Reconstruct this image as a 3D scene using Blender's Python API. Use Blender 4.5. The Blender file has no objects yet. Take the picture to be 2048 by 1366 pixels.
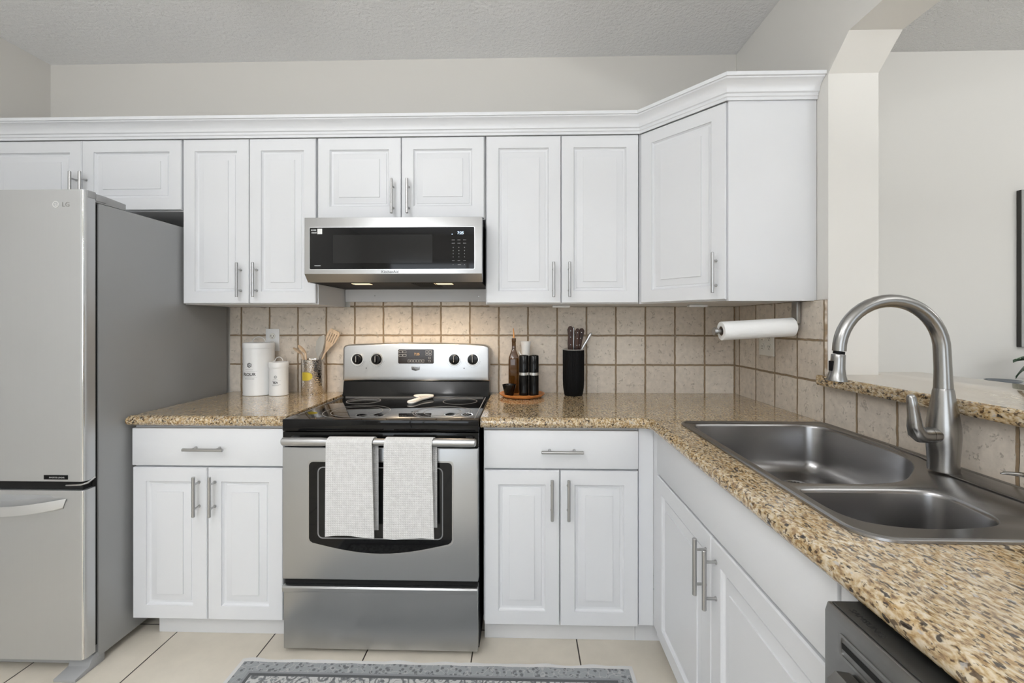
import bpy, bmesh, math, random
from mathutils import Vector, Matrix
random.seed(4)
PI = math.pi
sc = bpy.context.scene
COL = sc.collection

# ------------------------------------------------------------------ camera, light, exposure
cam_d = bpy.data.cameras.new('camera')
cam = bpy.data.objects.new('camera', cam_d); COL.objects.link(cam)
cam.location = (0, -2.32, 1.282)
cam.rotation_euler = (PI/2, 0, math.atan(22/870))
cam_d.sensor_width = 36; cam_d.lens = 870/2048*36
cam_d.shift_y = -36/2048
cam_d.clip_start = 0.02
sc.camera = cam
sc.view_settings.view_transform = 'Standard'
sc.view_settings.look = 'None'
sc.view_settings.gamma = 1
sc.view_settings.use_curve_mapping = False
sc.view_settings.exposure = 0.20
w = bpy.data.worlds.new('world'); sc.world = w; w.use_nodes = True
w.node_tree.nodes['Background'].inputs[0].default_value = (.75, .87, 1, 1)
w.node_tree.nodes['Background'].inputs[1].default_value = 1.2

def area(name, loc, target, sx, sy, power, color=(1, 1, 1), spread=PI):
    l = bpy.data.lights.new(name, 'AREA'); l.shape = 'RECTANGLE'; l.size = sx; l.size_y = sy
    l.energy = power; l.color = color; l.spread = spread
    o = bpy.data.objects.new(name, l); COL.objects.link(o); o.location = loc
    o.rotation_euler = (Vector(target)-Vector(loc)).to_track_quat('-Z', 'Y').to_euler()
    return o
def globe(name, loc, r, power, color):
    l = bpy.data.lights.new(name, 'POINT'); l.shadow_soft_size = r; l.energy = power; l.color = color
    o = bpy.data.objects.new(name, l); COL.objects.link(o); o.location = loc
area('daylight_living_window', (-.9, -5.75, 1.45), (-.9, 0, 1.35), 2.6, 1.7, 26, (.93, .965, 1))
area('daylight_dining_window', (3.1, -5.75, 1.4), (3.1, 0, 1.35), 2.2, 1.9, 12, (.97, .98, 1))
LAMPS = (('ceiling_and_fill_lamp', -1.0, -1.95, 2.30, .12, 27, 'white globe ceiling lamp hanging over the kitchen aisle'),
         ('ceiling_and_fill_lamp', -.35, -3.7, 2.42, .13, 40, 'larger white globe added unseen in the living area as fill light'),
         ('ceiling_and_fill_lamp', 3.5, -1.25, 2.15, .16, 28, 'white globe added unseen over the dining area to brighten its wall'))  # living and dining globes are added out of view as fill light
for nm_, x_, y_, z_, r_, p_, _ in LAMPS:
    globe(nm_+'_light', (x_, y_, z_), r_, p_, (.985, .99, 1))
UPLIGHTS = ((-.9, -3.4, 1.80, 54, 'grey torchiere added unseen in the living area to brighten the ceiling'), (2.3, -2.7, 1.80, 46, 'grey torchiere added unseen in the dining area to brighten its ceiling'))  # uplights added out of view to brighten the ceilings
for x_, y_, z_, p_, _ in UPLIGHTS: area('floor_lamp_light', (x_, y_, z_), (x_, y_, 9), .30, .30, p_, (.98, .99, 1))

# ------------------------------------------------------------------ materials
def nt(name):
    m = bpy.data.materials.new(name); m.use_nodes = True
    n = m.node_tree; return m, n, n.nodes['Principled BSDF']
def lk(n, a, b): n.links.new(a, b)
def node(n, t, **kw):
    x = n.nodes.new(t)
    for k, v in kw.items():
        if k in x.inputs: x.inputs[k].default_value = v
        else: setattr(x, k, v)
    return x
def simple(name, col, rough=.5, metal=0, coat=0, spec=.5, bump=None, alpha=None, trans=0, emit=None, ior=None):
    m, n, p = nt(name)
    p.inputs['Base Color'].default_value = (*col, 1)
    p.inputs['Roughness'].default_value = rough
    p.inputs['Metallic'].default_value = metal
    p.inputs['Coat Weight'].default_value = coat
    p.inputs['Specular IOR Level'].default_value = spec
    if trans: p.inputs['Transmission Weight'].default_value = trans
    if ior: p.inputs['IOR'].default_value = ior
    if emit:
        p.inputs['Emission Color'].default_value = (*emit[0], 1); p.inputs['Emission Strength'].default_value = emit[1]
    if bump:
        sc_, st, dist = bump
        tc = node(n, 'ShaderNodeTexCoord'); nz = node(n, 'ShaderNodeTexNoise', Scale=sc_, Detail=3.0)
        lk(n, tc.outputs['Object'], nz.inputs['Vector'])
        b = node(n, 'ShaderNodeBump', Strength=st, Distance=dist)
        lk(n, nz.outputs['Fac'], b.inputs['Height']); lk(n, b.outputs['Normal'], p.inputs['Normal'])
    return m
def geo_pos(n):
    g = node(n, 'ShaderNodeNewGeometry'); return g.outputs['Position']
def ramp(n, stops, interp='LINEAR'):
    r = node(n, 'ShaderNodeValToRGB'); r.color_ramp.interpolation = interp
    el = r.color_ramp.elements
    while len(el) > 1: el.remove(el[-1])
    el[0].position = stops[0][0]; el[0].color = (*stops[0][1], 1)
    for p_, c_ in stops[1:]:
        e = el.new(p_); e.color = (*c_, 1)
    return r
def mixc(n, a, b, fac, mode='MIX'):
    m = node(n, 'ShaderNodeMix', data_type='RGBA', blend_type=mode)
    for s, v in ((0, fac), (6, a), (7, b)):
        if hasattr(v, 'is_linked') or isinstance(v, bpy.types.NodeSocket): lk(n, v, m.inputs[s])
        elif s == 0: m.inputs[0].default_value = v
        else: m.inputs[s].default_value = (*v, 1)
    return m.outputs[2]

def brushed(name, col, rough, axis='x', scale=1.0, amt=.12, metal=1.0):
    """brushed steel: fine streaks along one axis vary the gloss and the normal a little"""
    m, n, p = nt(name)
    tc = node(n, 'ShaderNodeTexCoord'); mp = node(n, 'ShaderNodeMapping')
    s = {'x': (3, 260, 260), 'y': (260, 3, 260), 'z': (260, 260, 3)}[axis]
    mp.inputs['Scale'].default_value = tuple(v*scale for v in s)
    lk(n, tc.outputs['Object'], mp.inputs['Vector'])
    nz = node(n, 'ShaderNodeTexNoise', Scale=1.0, Detail=3.0); lk(n, mp.outputs['Vector'], nz.inputs['Vector'])
    mr = node(n, 'ShaderNodeMapRange'); mr.inputs['To Min'].default_value = rough-amt/2; mr.inputs['To Max'].default_value = rough+amt/2
    lk(n, nz.outputs['Fac'], mr.inputs['Value']); lk(n, mr.outputs['Result'], p.inputs['Roughness'])
    b = node(n, 'ShaderNodeBump', Strength=.06, Distance=.0008); lk(n, nz.outputs['Fac'], b.inputs['Height']); lk(n, b.outputs['Normal'], p.inputs['Normal'])
    p.inputs['Base Color'].default_value = (*col, 1); p.inputs['Metallic'].default_value = metal
    return m

def tile_mat(name, horiz, off, size, rowoff, rowsize, c1, c2, grout, mortar, rough, spots, bumpd, tint=.16):
    m, n, p = nt(name)
    pos = geo_pos(n)
    sx = node(n, 'ShaderNodeSeparateXYZ'); lk(n, pos, sx.inputs[0])
    nz = node(n, 'ShaderNodeTexNoise', Scale=26.0, Detail=2.0); lk(n, pos, nz.inputs['Vector'])
    def axis(sock, o):
        a = node(n, 'ShaderNodeMath', operation='SUBTRACT'); lk(n, sock, a.inputs[0]); a.inputs[1].default_value = o
        w_ = node(n, 'ShaderNodeMath', operation='MULTIPLY_ADD'); lk(n, nz.outputs['Fac'], w_.inputs[0]); w_.inputs[1].default_value = .006 if spots else 0
        lk(n, a.outputs[0], w_.inputs[2]); return w_.outputs[0]
    cx = node(n, 'ShaderNodeCombineXYZ')
    lk(n, axis(sx.outputs['XYZ'.index(horiz[0])], off), cx.inputs[0])
    lk(n, axis(sx.outputs['XYZ'.index(horiz[1])], rowoff), cx.inputs[1])
    br = node(n, 'ShaderNodeTexBrick', offset=0.0, squash=1.0)
    br.inputs['Scale'].default_value = 1; br.inputs['Brick Width'].default_value = size; br.inputs['Row Height'].default_value = rowsize
    br.inputs['Mortar Size'].default_value = mortar; br.inputs['Mortar Smooth'].default_value = .35; br.inputs['Bias'].default_value = 0
    br.inputs['Color1'].default_value = (*c1, 1); br.inputs['Color2'].default_value = (*c2, 1); br.inputs['Mortar'].default_value = (*grout, 1)
    lk(n, cx.outputs[0], br.inputs['Vector'])
    # soft clouding inside each tile
    n2 = node(n, 'ShaderNodeTexNoise', Scale=7.0 if not spots else 40.0, Detail=6.0, Roughness=.6); lk(n, pos, n2.inputs['Vector'])
    r2 = ramp(n, [(.3, (1-tint,)*3), (.7, (1+tint*.3,)*3)]); lk(n, n2.outputs['Fac'], r2.inputs[0])
    col = mixc(n, br.outputs['Color'], r2.outputs[0], 1.0, 'MULTIPLY')
    hgt = node(n, 'ShaderNodeMath', operation='SUBTRACT'); hgt.inputs[0].default_value = 1; lk(n, br.outputs['Fac'], hgt.inputs[1])
    h = hgt.outputs[0]
    if spots:
        n3 = node(n, 'ShaderNodeTexNoise', Scale=120.0, Detail=4.0, Roughness=.7); lk(n, pos, n3.inputs['Vector'])
        n4 = node(n, 'ShaderNodeTexNoise', Scale=34.0, Detail=2.0); lk(n, pos, n4.inputs['Vector'])
        mu = node(n, 'ShaderNodeMath', operation='MULTIPLY'); lk(n, n3.outputs['Fac'], mu.inputs[0]); lk(n, n4.outputs['Fac'], mu.inputs[1])
        pit = ramp(n, [(.335, (0, 0, 0)), (.375, (1, 1, 1))]); lk(n, mu.outputs[0], pit.inputs[0])
        col = mixc(n, col, tuple(c*.62 for c in c1), mixf(n, pit.outputs[0], .55))
        sub = node(n, 'ShaderNodeMath', operation='MULTIPLY_ADD'); lk(n, pit.outputs[0], sub.inputs[0]); sub.inputs[1].default_value = -.35; lk(n, h, sub.inputs[2])
        h = sub.outputs[0]
    lk(n, col, p.inputs['Base Color'])
    b = node(n, 'ShaderNodeBump', Strength=.8, Distance=bumpd); lk(n, h, b.inputs['Height']); lk(n, b.outputs['Normal'], p.inputs['Normal'])
    p.inputs['Roughness'].default_value = rough
    return m
def mixf(n, sock, k):
    a = node(n, 'ShaderNodeMath', operation='MULTIPLY'); lk(n, sock, a.inputs[0]); a.inputs[1].default_value = k; return a.outputs[0]

def granite():
    m, n, p = nt('granite')
    pos = geo_pos(n)
    mp = node(n, 'ShaderNodeMapping'); mp.inputs['Rotation'].default_value = (0, 0, .55); mp.inputs['Scale'].default_value = (1.15, .60, 1); lk(n, pos, mp.inputs['Vector'])
    wn = node(n, 'ShaderNodeTexNoise', Scale=40.0, Detail=2.0); lk(n, mp.outputs[0], wn.inputs['Vector'])
    wv = node(n, 'ShaderNodeVectorMath', operation='SCALE'); wv.inputs['Scale'].default_value = .012; lk(n, wn.outputs['Color'], wv.inputs[0])
    ad = node(n, 'ShaderNodeVectorMath', operation='ADD'); lk(n, mp.outputs[0], ad.inputs[0]); lk(n, wv.outputs[0], ad.inputs[1])
    V = ad.outputs[0]
    def noise(scale, det, w_, rough=.6):
        q = node(n, 'ShaderNodeTexNoise', Scale=scale, Detail=det, Roughness=rough); q.noise_dimensions = '4D'; q.inputs['W'].default_value = w_; lk(n, V, q.inputs['Vector']); return q.outputs['Fac']
    r = ramp(n, [(.33, (.12, .068, .03)), (.41, (.30, .185, .085)), (.47, (.47, .33, .16)), (.53, (.60, .475, .30)), (.60, (.69, .59, .43)), (.70, (.77, .69, .56))])
    lk(n, noise(125, 4, 1.0, .58), r.inputs[0])
    big = ramp(n, [(.42, (0, 0, 0)), (.60, (1, 1, 1))]); lk(n, noise(16, 3, 5.0), big.inputs[0])
    c = mixc(n, r.outputs[0], (.40, .33, .25), mixf(n, big.outputs[0], .30))
    gold = ramp(n, [(.50, (0, 0, 0)), (.66, (1, 1, 1))]); lk(n, noise(22, 3, 7.0), gold.inputs[0])
    c = mixc(n, c, (.50, .29, .085), mixf(n, gold.outputs[0], .30))
    for sc_, w_, lo, hi, colr, k in ((160, 2.0, .57, .62, (.055, .032, .018), .84), (88, 3.3, .61, .65, (.022, .016, .014), .92), (105, 9.1, .64, .69, (.45, .43, .41), .7)):
        f = ramp(n, [(lo, (0, 0, 0)), (hi, (1, 1, 1))]); lk(n, noise(sc_, 2, w_, .5), f.inputs[0])
        c = mixc(n, c, colr, mixf(n, f.outputs[0], k))
    lk(n, c, p.inputs['Base Color'])
    p.inputs['Roughness'].default_value = .12
    p.inputs['Coat Weight'].default_value = .55; p.inputs['Coat Roughness'].default_value = .03; p.inputs['Coat IOR'].default_value = 1.5; p.inputs['Specular IOR Level'].default_value = .4
    return m

def rug_mat():
    m, n, p = nt('rug_weave')
    pos = geo_pos(n)
    sx = node(n, 'ShaderNodeSeparateXYZ'); lk(n, pos, sx.inputs[0])
    def math_(op, a, b=None):
        k = node(n, 'ShaderNodeMath', operation=op)
        for i, v in enumerate((a, b)):
            if v is None: continue
            if isinstance(v, (int, float)): k.inputs[i].default_value = v
            else: lk(n, v, k.inputs[i])
        return k.outputs[0]
    cx_, cy_ = -.33, -1.13
    ex = math_('SUBTRACT', .735, math_('ABSOLUTE', math_('SUBTRACT', sx.outputs[0], cx_)))
    ey = math_('SUBTRACT', .44, math_('ABSOLUTE', math_('SUBTRACT', sx.outputs[1], cy_)))
    d = math_('MINIMUM', ex, ey)
    LIGHT = (.60, .60, .59); MID = (.30, .31, .32); DARK = (.115, .12, .125)
    # arabesque field: rings of blossoms, tendrils and leaves
    v = node(n, 'ShaderNodeTexVoronoi', Scale=15.0, feature='F1'); lk(n, pos, v.inputs['Vector']); v.inputs['Randomness'].default_value = .55
    s = math_('SINE', math_('MULTIPLY', v.outputs['Distance'], 21.0))
    v2 = node(n, 'ShaderNodeTexVoronoi', Scale=58.0, feature='F1'); lk(n, pos, v2.inputs['Vector'])
    leaf = ramp(n, [(.30, (1, 1, 1)), (.42, (0, 0, 0))]); lk(n, v2.outputs['Distance'], leaf.inputs[0])
    ring = ramp(n, [(.55, (0, 0, 0)), (.8, (1, 1, 1))]); lk(n, s, ring.inputs[0])
    ww = node(n, 'ShaderNodeTexNoise', Scale=34.0, Detail=1.0); lk(n, pos, ww.inputs['Vector'])
    tend = ramp(n, [(.46, (0, 0, 0)), (.49, (1, 1, 1)), (.52, (0, 0, 0))]); lk(n, ww.outputs['Fac'], tend.inputs[0])
    c = mixc(n, LIGHT, MID, leaf.outputs[0])
    c = mixc(n, c, DARK, mixf(n, ring.outputs[0], .75))
    c = mixc(n, c, (.20, .21, .215), tend.outputs[0])
    # border band
    cb = mixc(n, (.36, .375, .385), (.19, .20, .205), leaf.outputs[0])
    cb = mixc(n, cb, (.5, .5, .5), tend.outputs[0])
    def step(t):  # 1 where d < t
        return math_('LESS_THAN', d, t)
    c = mixc(n, c, (.13, .135, .14), step(.078))
    c = mixc(n, c, (.30, .31, .32), step(.066))
    c = mixc(n, c, cb, step(.058))
    c = mixc(n, c, (.72, .715, .70), step(.014))
    lk(n, c, p.inputs['Base Color']); p.inputs['Roughness'].default_value = .95; p.inputs['Specular IOR Level'].default_value = .1
    nb = node(n, 'ShaderNodeTexNoise', Scale=420.0, Detail=2.0); lk(n, pos, nb.inputs['Vector'])
    b = node(n, 'ShaderNodeBump', Strength=.5, Distance=.002); lk(n, nb.outputs['Fac'], b.inputs['Height']); lk(n, b.outputs['Normal'], p.inputs['Normal'])
    return m

def towel_mat():
    m, n, p = nt('waffle_cotton')
    tc = node(n, 'ShaderNodeTexCoord'); sx = node(n, 'ShaderNodeSeparateXYZ'); lk(n, tc.outputs['Object'], sx.inputs[0])
    hs = []
    for k in (0, 2):
        a = node(n, 'ShaderNodeMath', operation='MULTIPLY'); lk(n, sx.outputs[k], a.inputs[0]); a.inputs[1].default_value = 2*PI/.0085
        s = node(n, 'ShaderNodeMath', operation='SINE'); lk(n, a.outputs[0], s.inputs[0]); hs.append(s.outputs[0])
    mx = node(n, 'ShaderNodeMath', operation='MAXIMUM'); lk(n, hs[0], mx.inputs[0]); lk(n, hs[1], mx.inputs[1])
    b = node(n, 'ShaderNodeBump', Strength=.45, Distance=.0016); lk(n, mx.outputs[0], b.inputs['Height']); lk(n, b.outputs['Normal'], p.inputs['Normal'])
    nz = node(n, 'ShaderNodeTexNoise', Scale=60.0, Detail=3.0); lk(n, tc.outputs['Object'], nz.inputs['Vector'])
    r = ramp(n, [(.3, (.66, .655, .645)), (.7, (.76, .755, .745))]); lk(n, nz.outputs['Fac'], r.inputs[0]); lk(n, r.outputs[0], p.inputs['Base Color'])
    p.inputs['Roughness'].default_value = .95; p.inputs['Specular IOR Level'].default_value = .1
    return m

def hammered():
    m, n, p = nt('hammered_steel')
    tc = node(n, 'ShaderNodeTexCoord'); v = node(n, 'ShaderNodeTexVoronoi', Scale=150.0); lk(n, tc.outputs['Object'], v.inputs['Vector'])
    b = node(n, 'ShaderNodeBump', Strength=.5, Distance=.002); lk(n, v.outputs['Distance'], b.inputs['Height']); lk(n, b.outputs['Normal'], p.inputs['Normal'])
    p.inputs['Base Color'].default_value = (.72, .71, .70, 1); p.inputs['Metallic'].default_value = 1; p.inputs['Roughness'].default_value = .16
    return m

def ceiling_mat(name, col, scale, strength, dist):
    m, n, p = nt(name)
    pos = geo_pos(n)
    nz = node(n, 'ShaderNodeTexNoise', Scale=scale, Detail=4.0, Roughness=.65); lk(n, pos, nz.inputs['Vector'])
    b = node(n, 'ShaderNodeBump', Strength=strength, Distance=dist); lk(n, nz.outputs['Fac'], b.inputs['Height']); lk(n, b.outputs['Normal'], p.inputs['Normal'])
    p.inputs['Base Color'].default_value = (*col, 1); p.inputs['Roughness'].default_value = .9
    return m

def wood(name, a, b_, axis=2, sc_=40, rough=.5):
    m, n, p = nt(name)
    tc = node(n, 'ShaderNodeTexCoord'); mp = node(n, 'ShaderNodeMapping')
    s = [sc_*3]*3; s[axis] = sc_*.3; mp.inputs['Scale'].default_value = s
    lk(n, tc.outputs['Object'], mp.inputs['Vector'])
    nz = node(n, 'ShaderNodeTexNoise', Scale=1.0, Detail=4.0); lk(n, mp.outputs['Vector'], nz.inputs['Vector'])
    r = ramp(n, [(.35, a), (.65, b_)]); lk(n, nz.outputs['Fac'], r.inputs[0]); lk(n, r.outputs[0], p.inputs['Base Color'])
    p.inputs['Roughness'].default_value = rough
    return m

M = dict(
    cab=simple('white_cabinet_paint', (.77, .78, .80), .36, bump=(60, .02, .001)),
    cabin=simple('white_cabinet_shell', (.76, .765, .775), .5),
    wall=simple('greige_wall_paint', (.66, .64, .60), .75, bump=(90, .05, .002)),
    wall_d=simple('cream_wall_paint', (.76, .745, .71), .75, bump=(90, .05, .002)),
    ceil=ceiling_mat('knockdown_ceiling', (.88, .88, .88), 60, .8, .012),
    popcorn=ceiling_mat('popcorn_ceiling', (.88, .875, .86), 90, 1.0, .02),
    tile=tile_mat('travertine_tile', 'XZ', -1.523, .15525, .909, .156, (.68, .60, .51), (.78, .71, .62), (.30, .215, .13), .0051, .6, True, .004),
    tile_r=tile_mat('travertine_tile_side', 'YZ', -.041-.158*20, .158, .909, .156, (.68, .60, .51), (.78, .71, .62), (.30, .215, .13), .0051, .6, True, .004),
    floor=tile_mat('porcelain_floor', 'XY', -1.437, .4135, -.505, .4135, (.74, .68, .58), (.77, .71, .61), (.045, .035, .025), .003, .32, False, .001, .1),
    granite=granite(), rug=rug_mat(), towel=towel_mat(), hammered=hammered(),
    steel=brushed('brushed_steel', (.55, .555, .56), .33, 'x'),
    steel_v=brushed('brushed_steel_upright', (.50, .51, .52), .34, 'z'),
    fridge=brushed('fridge_steel', (.57, .58, .59), .42, 'z', metal=.85),
    fridge_side=simple('grey_fridge_side', (.33, .335, .335), .38, .2, bump=(400, .1, .0006)),
    fridge_cap=simple('grey_plastic', (.36, .365, .37), .5),
    bright=simple('bright_satin_steel', (.72, .73, .74), .34, .9),
    nickel=simple('satin_nickel', (.48, .48, .48), .30, 1),
    faucet=simple('brushed_nickel', (.33, .325, .315), .26, 1),
    sink=simple('sink_steel', (.34, .335, .335), .27, 1),
    chrome=simple('chrome', (.8, .8, .8), .08, 1),
    badge=simple('badge_steel', (.38, .38, .38), .3, 1),
    black=simple('black_enamel', (.004, .004, .004), .13, spec=.3),
    glass=simple('black_glass', (.003, .003, .0035), .04, spec=.32),
    ovenglass=simple('oven_inner_glass', (.012, .012, .012), .10, spec=.35),
    matte=simple('matte_black', (.004, .004, .0045), .55, spec=.15),
    dark=simple('dark_gap', (.004, .004, .004), .9),
    dw=brushed('dark_stainless', (.30, .295, .285), .34, 'y'),
    dwdark=simple('dark_control_strip', (.055, .055, .052), .4, .3),
    white=simple('white_enamel', (.83, .83, .82), .28, coat=.2),
    whiteglz=simple('white_glaze', (.85, .84, .82), .18, coat=.5),
    plastic=simple('ivory_plastic', (.78, .76, .70), .4),
    paper=simple('paper_towel', (.93, .93, .92), .95, bump=(260, .25, .0015)),
    core=simple('cardboard_core', (.28, .22, .17), .9),
    ink=simple('black_ink', (.02, .02, .02), .6),
    greyink=simple('grey_ink', (.30, .30, .30), .6),
    lit=simple('lit_display', (.5, .7, 1), .5, emit=((.62, .78, 1), 1.1)),
    amber=simple('amber_display', (.5, .3, .1), .5, emit=((1, .55, .25), .45)),
    legend=simple('panel_legend', (.55, .55, .55), .5),
    dimlegend=simple('dim_legend', (.26, .26, .26), .5),
    amberglass=simple('amber_glass', (.13, .055, .010), .08, trans=.55, ior=1.45, coat=.4),
    copper=simple('copper_spout', (.75, .36, .14), .3, 1),
    tray=wood('orange_wood', (.52, .17, .035), (.72, .30, .08), 0, 30, .35),
    spoonwood=wood('pale_beech', (.58, .42, .27), (.72, .56, .40), 2, 30, .55),
    greyspoon=simple('grey_silicone', (.42, .41, .38), .55),
    knifewood=wood('dark_walnut', (.014, .006, .004), (.065, .022, .011), 2, 60, .55),
    gold=simple('gold_label', (.62, .48, .05), .35, .3),
    band=simple('silver_band', (.75, .75, .73), .25, .8),
    leaf=simple('leaf_green', (.015, .045, .018), .35),
    vein=simple('leaf_vein', (.45, .55, .42), .5),
    pot=simple('plum_pot', (.06, .045, .055), .5),
    canvas=simple('grey_canvas', (.42, .42, .41), .8),
    frame=simple('charcoal_frame', (.03, .028, .025), .5),
    clear=simple('smoke_glass_dish', (.16, .18, .20), .08, coat=.5),
    furn=simple('white_furniture', (.78, .775, .76), .5),
    lampglass=simple('lamp_diffuser', (.9, .9, .88), .5, emit=((1, .97, .92), 1.3)),
    spotlens=simple('warm_lamp_lens', (.9, .8, .6), .4, emit=((1, .75, .45), 1.2)),
    winframe=simple('window_frame_white', (.8, .8, .8), .4),
    sofa=simple('grey_upholstery', (.16, .16, .165), .9),
)

# ------------------------------------------------------------------ mesh helpers
class MB:
    def __init__(s): s.bm = bmesh.new()
    def box(s, x0, x1, y0, y1, z0, z1, bev=0, seg=2):
        t = bmesh.new(); bmesh.ops.create_cube(t, size=1)
        x0, x1 = sorted((x0, x1)); y0, y1 = sorted((y0, y1)); z0, z1 = sorted((z0, z1))
        for v in t.verts: v.co = Vector(((x0+x1)/2+v.co.x*(x1-x0), (y0+y1)/2+v.co.y*(y1-y0), (z0+z1)/2+v.co.z*(z1-z0)))
        if bev: bmesh.ops.bevel(t, geom=t.edges[:], offset=bev, segments=seg, profile=.5, affect='EDGES', clamp_overlap=True)
        return s.add(t)
    def add(s, t, mat=None):
        if mat: bmesh.ops.transform(t, matrix=mat, verts=t.verts)
        me = bpy.data.meshes.new('tmp'); t.to_mesh(me); t.free(); s.bm.from_mesh(me); bpy.data.meshes.remove(me); return s
    def tube(s, pts, r, seg=14, cap=True, squash=None):
        """tube through points; r = number or list; smooth frames"""
        pts = [Vector(p) for p in pts]; rs = r if isinstance(r, (list, tuple)) else [r]*len(pts)
        t = bmesh.new(); rings = []; up = None
        for i, p in enumerate(pts):
            d = (pts[min(i+1, len(pts)-1)]-pts[max(i-1, 0)]).normalized()
            if up is None: up = d.orthogonal().normalized() if squash is None else Vector(squash[0])
            up = (up-d*up.dot(d)).normalized(); sd = d.cross(up)
            k = 1 if squash is None else squash[1]
            rings.append([t.verts.new(p+(up*math.cos(a)*k+sd*math.sin(a))*rs[i]) for a in (2*PI*j/seg for j in range(seg))])
        for a, b in zip(rings, rings[1:]):
            for j in range(seg): t.faces.new((a[j], a[(j+1) % seg], b[(j+1) % seg], b[j]))
        if cap: t.faces.new(rings[0][::-1]); t.faces.new(rings[-1])
        bmesh.ops.recalc_face_normals(t, faces=t.faces)
        return s.add(t)
    def lathe(s, prof, c=(0, 0, 0), seg=40, mat=None, ribs=None):
        """profile [(r,z)...] turned about z at c; r=0 closes"""
        t = bmesh.new(); rings = []
        for r, z in prof:
            if r < 1e-6: rings.append([t.verts.new((c[0], c[1], c[2]+z))])
            else: rings.append([t.verts.new((c[0]+r*f*math.cos(a), c[1]+r*f*math.sin(a), c[2]+z)) for a, f in ((2*PI*j/seg, 1+(ribs*(j % 2) if ribs else 0)) for j in range(seg))])
        for a, b in zip(rings, rings[1:]):
            for j in range(seg):
                k = (j+1) % seg
                if len(a) == 1 and len(b) == 1: break
                if len(a) == 1: t.faces.new((a[0], b[k], b[j]))
                elif len(b) == 1: t.faces.new((a[j], a[k], b[0]))
                else: t.faces.new((a[j], a[k], b[k], b[j]))
        bmesh.ops.recalc_face_normals(t, faces=t.faces)
        return s.add(t, mat)
    def plate(s, outer, a0, a1, axes='xz', holes=(), bev=0, seg=2):
        """flat outline with optional holes, extruded from a0 to a1 along the remaining axis"""
        i, j = 'xyz'.index(axes[0]), 'xyz'.index(axes[1]); k = 3-i-j
        t = bmesh.new()
        def loop(pts):
            vs = []
            for p in pts:
                co = [0, 0, 0]; co[i], co[j], co[k] = p[0], p[1], a0; vs.append(t.verts.new(co))
            return vs, [t.edges.new((vs[q], vs[(q+1) % len(vs)])) for q in range(len(vs))]
        vs, ed = loop(outer)
        if holes:
            for h in holes: ed += loop(h)[1]
            bmesh.ops.triangle_fill(t, edges=ed, use_beauty=True, use_dissolve=False)
        else: t.faces.new(vs)
        r = bmesh.ops.extrude_face_region(t, geom=t.faces[:])
        d = [0, 0, 0]; d[k] = a1-a0
        bmesh.ops.translate(t, verts=[g for g in r['geom'] if isinstance(g, bmesh.types.BMVert)], vec=d)
        bmesh.ops.recalc_face_normals(t, faces=t.faces)
        if bev:
            es = [e for e in t.edges if len(e.link_faces) == 2 and e.calc_face_angle() > math.radians(50)]
            bmesh.ops.bevel(t, geom=es, offset=bev, segments=seg, profile=.5, affect='EDGES', clamp_overlap=True)
        return s.add(t)
    def sweep(s, path, prof, closed_prof=True):
        """profile (out, z) carried along a plan polyline [(x,y)]; out is to the right of travel"""
        t = bmesh.new(); rings = []
        P = [Vector(p) for p in path]
        for i, p in enumerate(P):
            n1 = n2 = None
            if i > 0: d = (P[i]-P[i-1]).normalized(); n1 = Vector((d.y, -d.x))
            if i < len(P)-1: d = (P[i+1]-P[i]).normalized(); n2 = Vector((d.y, -d.x))
            if n1 and n2: m_ = (n1+n2).normalized(); m_ = m_/m_.dot(n1)
            else: m_ = n1 or n2
            rings.append([t.verts.new((p.x+m_.x*o, p.y+m_.y*o, z)) for o, z in prof])
        for a, b in zip(rings, rings[1:]):
            for j in range(len(prof)): t.faces.new((a[j], a[(j+1) % len(prof)], b[(j+1) % len(prof)], b[j]))
        t.faces.new(rings[0][::-1]); t.faces.new(rings[-1])
        bmesh.ops.recalc_face_normals(t, faces=t.faces)
        return s.add(t)

WM = {}
def props(o, label=None, cat=None, group=None, kind=None):
    if label: o['label'] = label
    if cat: o['category'] = cat
    if group: o['group'] = group
    if kind: o['kind'] = kind
    return o
def thing(name, loc, label, cat, group=None, rz=0):
    o = bpy.data.objects.new(name, None); COL.objects.link(o)
    o.location = loc; o.rotation_euler = (0, 0, rz); o.empty_display_size = .05
    WM[o.name] = Matrix.Translation(loc) @ Matrix.Rotation(rz, 4, 'Z')
    return props(o, label, cat, group)
def build(name, mb, mat, parent=None, label=None, smooth=35, local=False):
    """one mesh object; geometry is given in world coordinates unless local"""
    if mb.bm.faces and parent is not None and not local:
        bmesh.ops.transform(mb.bm, matrix=WM[parent.name].inverted(), verts=mb.bm.verts)
    me = bpy.data.meshes.new(name); mb.bm.to_mesh(me); mb.bm.free()
    if smooth:
        for p_ in me.polygons: p_.use_smooth = True
        me.set_sharp_from_angle(angle=math.radians(smooth))
    me.materials.append(M[mat] if isinstance(mat, str) else mat)
    o = bpy.data.objects.new(name, me); COL.objects.link(o)
    if parent is not None:
        o.parent = parent; WM[o.name] = WM[parent.name].copy()
    else: WM[o.name] = Matrix()
    if label: o['label'] = label
    return o
def single(name, mb, mat, loc, label, cat, group=None, smooth=35):
    """a thing that is one mesh, its origin at loc; geometry in world coordinates"""
    bmesh.ops.translate(mb.bm, verts=mb.bm.verts, vec=-Vector(loc))
    o = build(name, mb, mat, None, None, smooth); o.location = loc
    WM[o.name] = Matrix.Translation(loc)
    return props(o, label, cat, group)
def struct(name, mb, mat, label=None, smooth=0):
    o = build(name, mb, mat, None, None, smooth); return props(o, label, None, None, 'structure')

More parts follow.
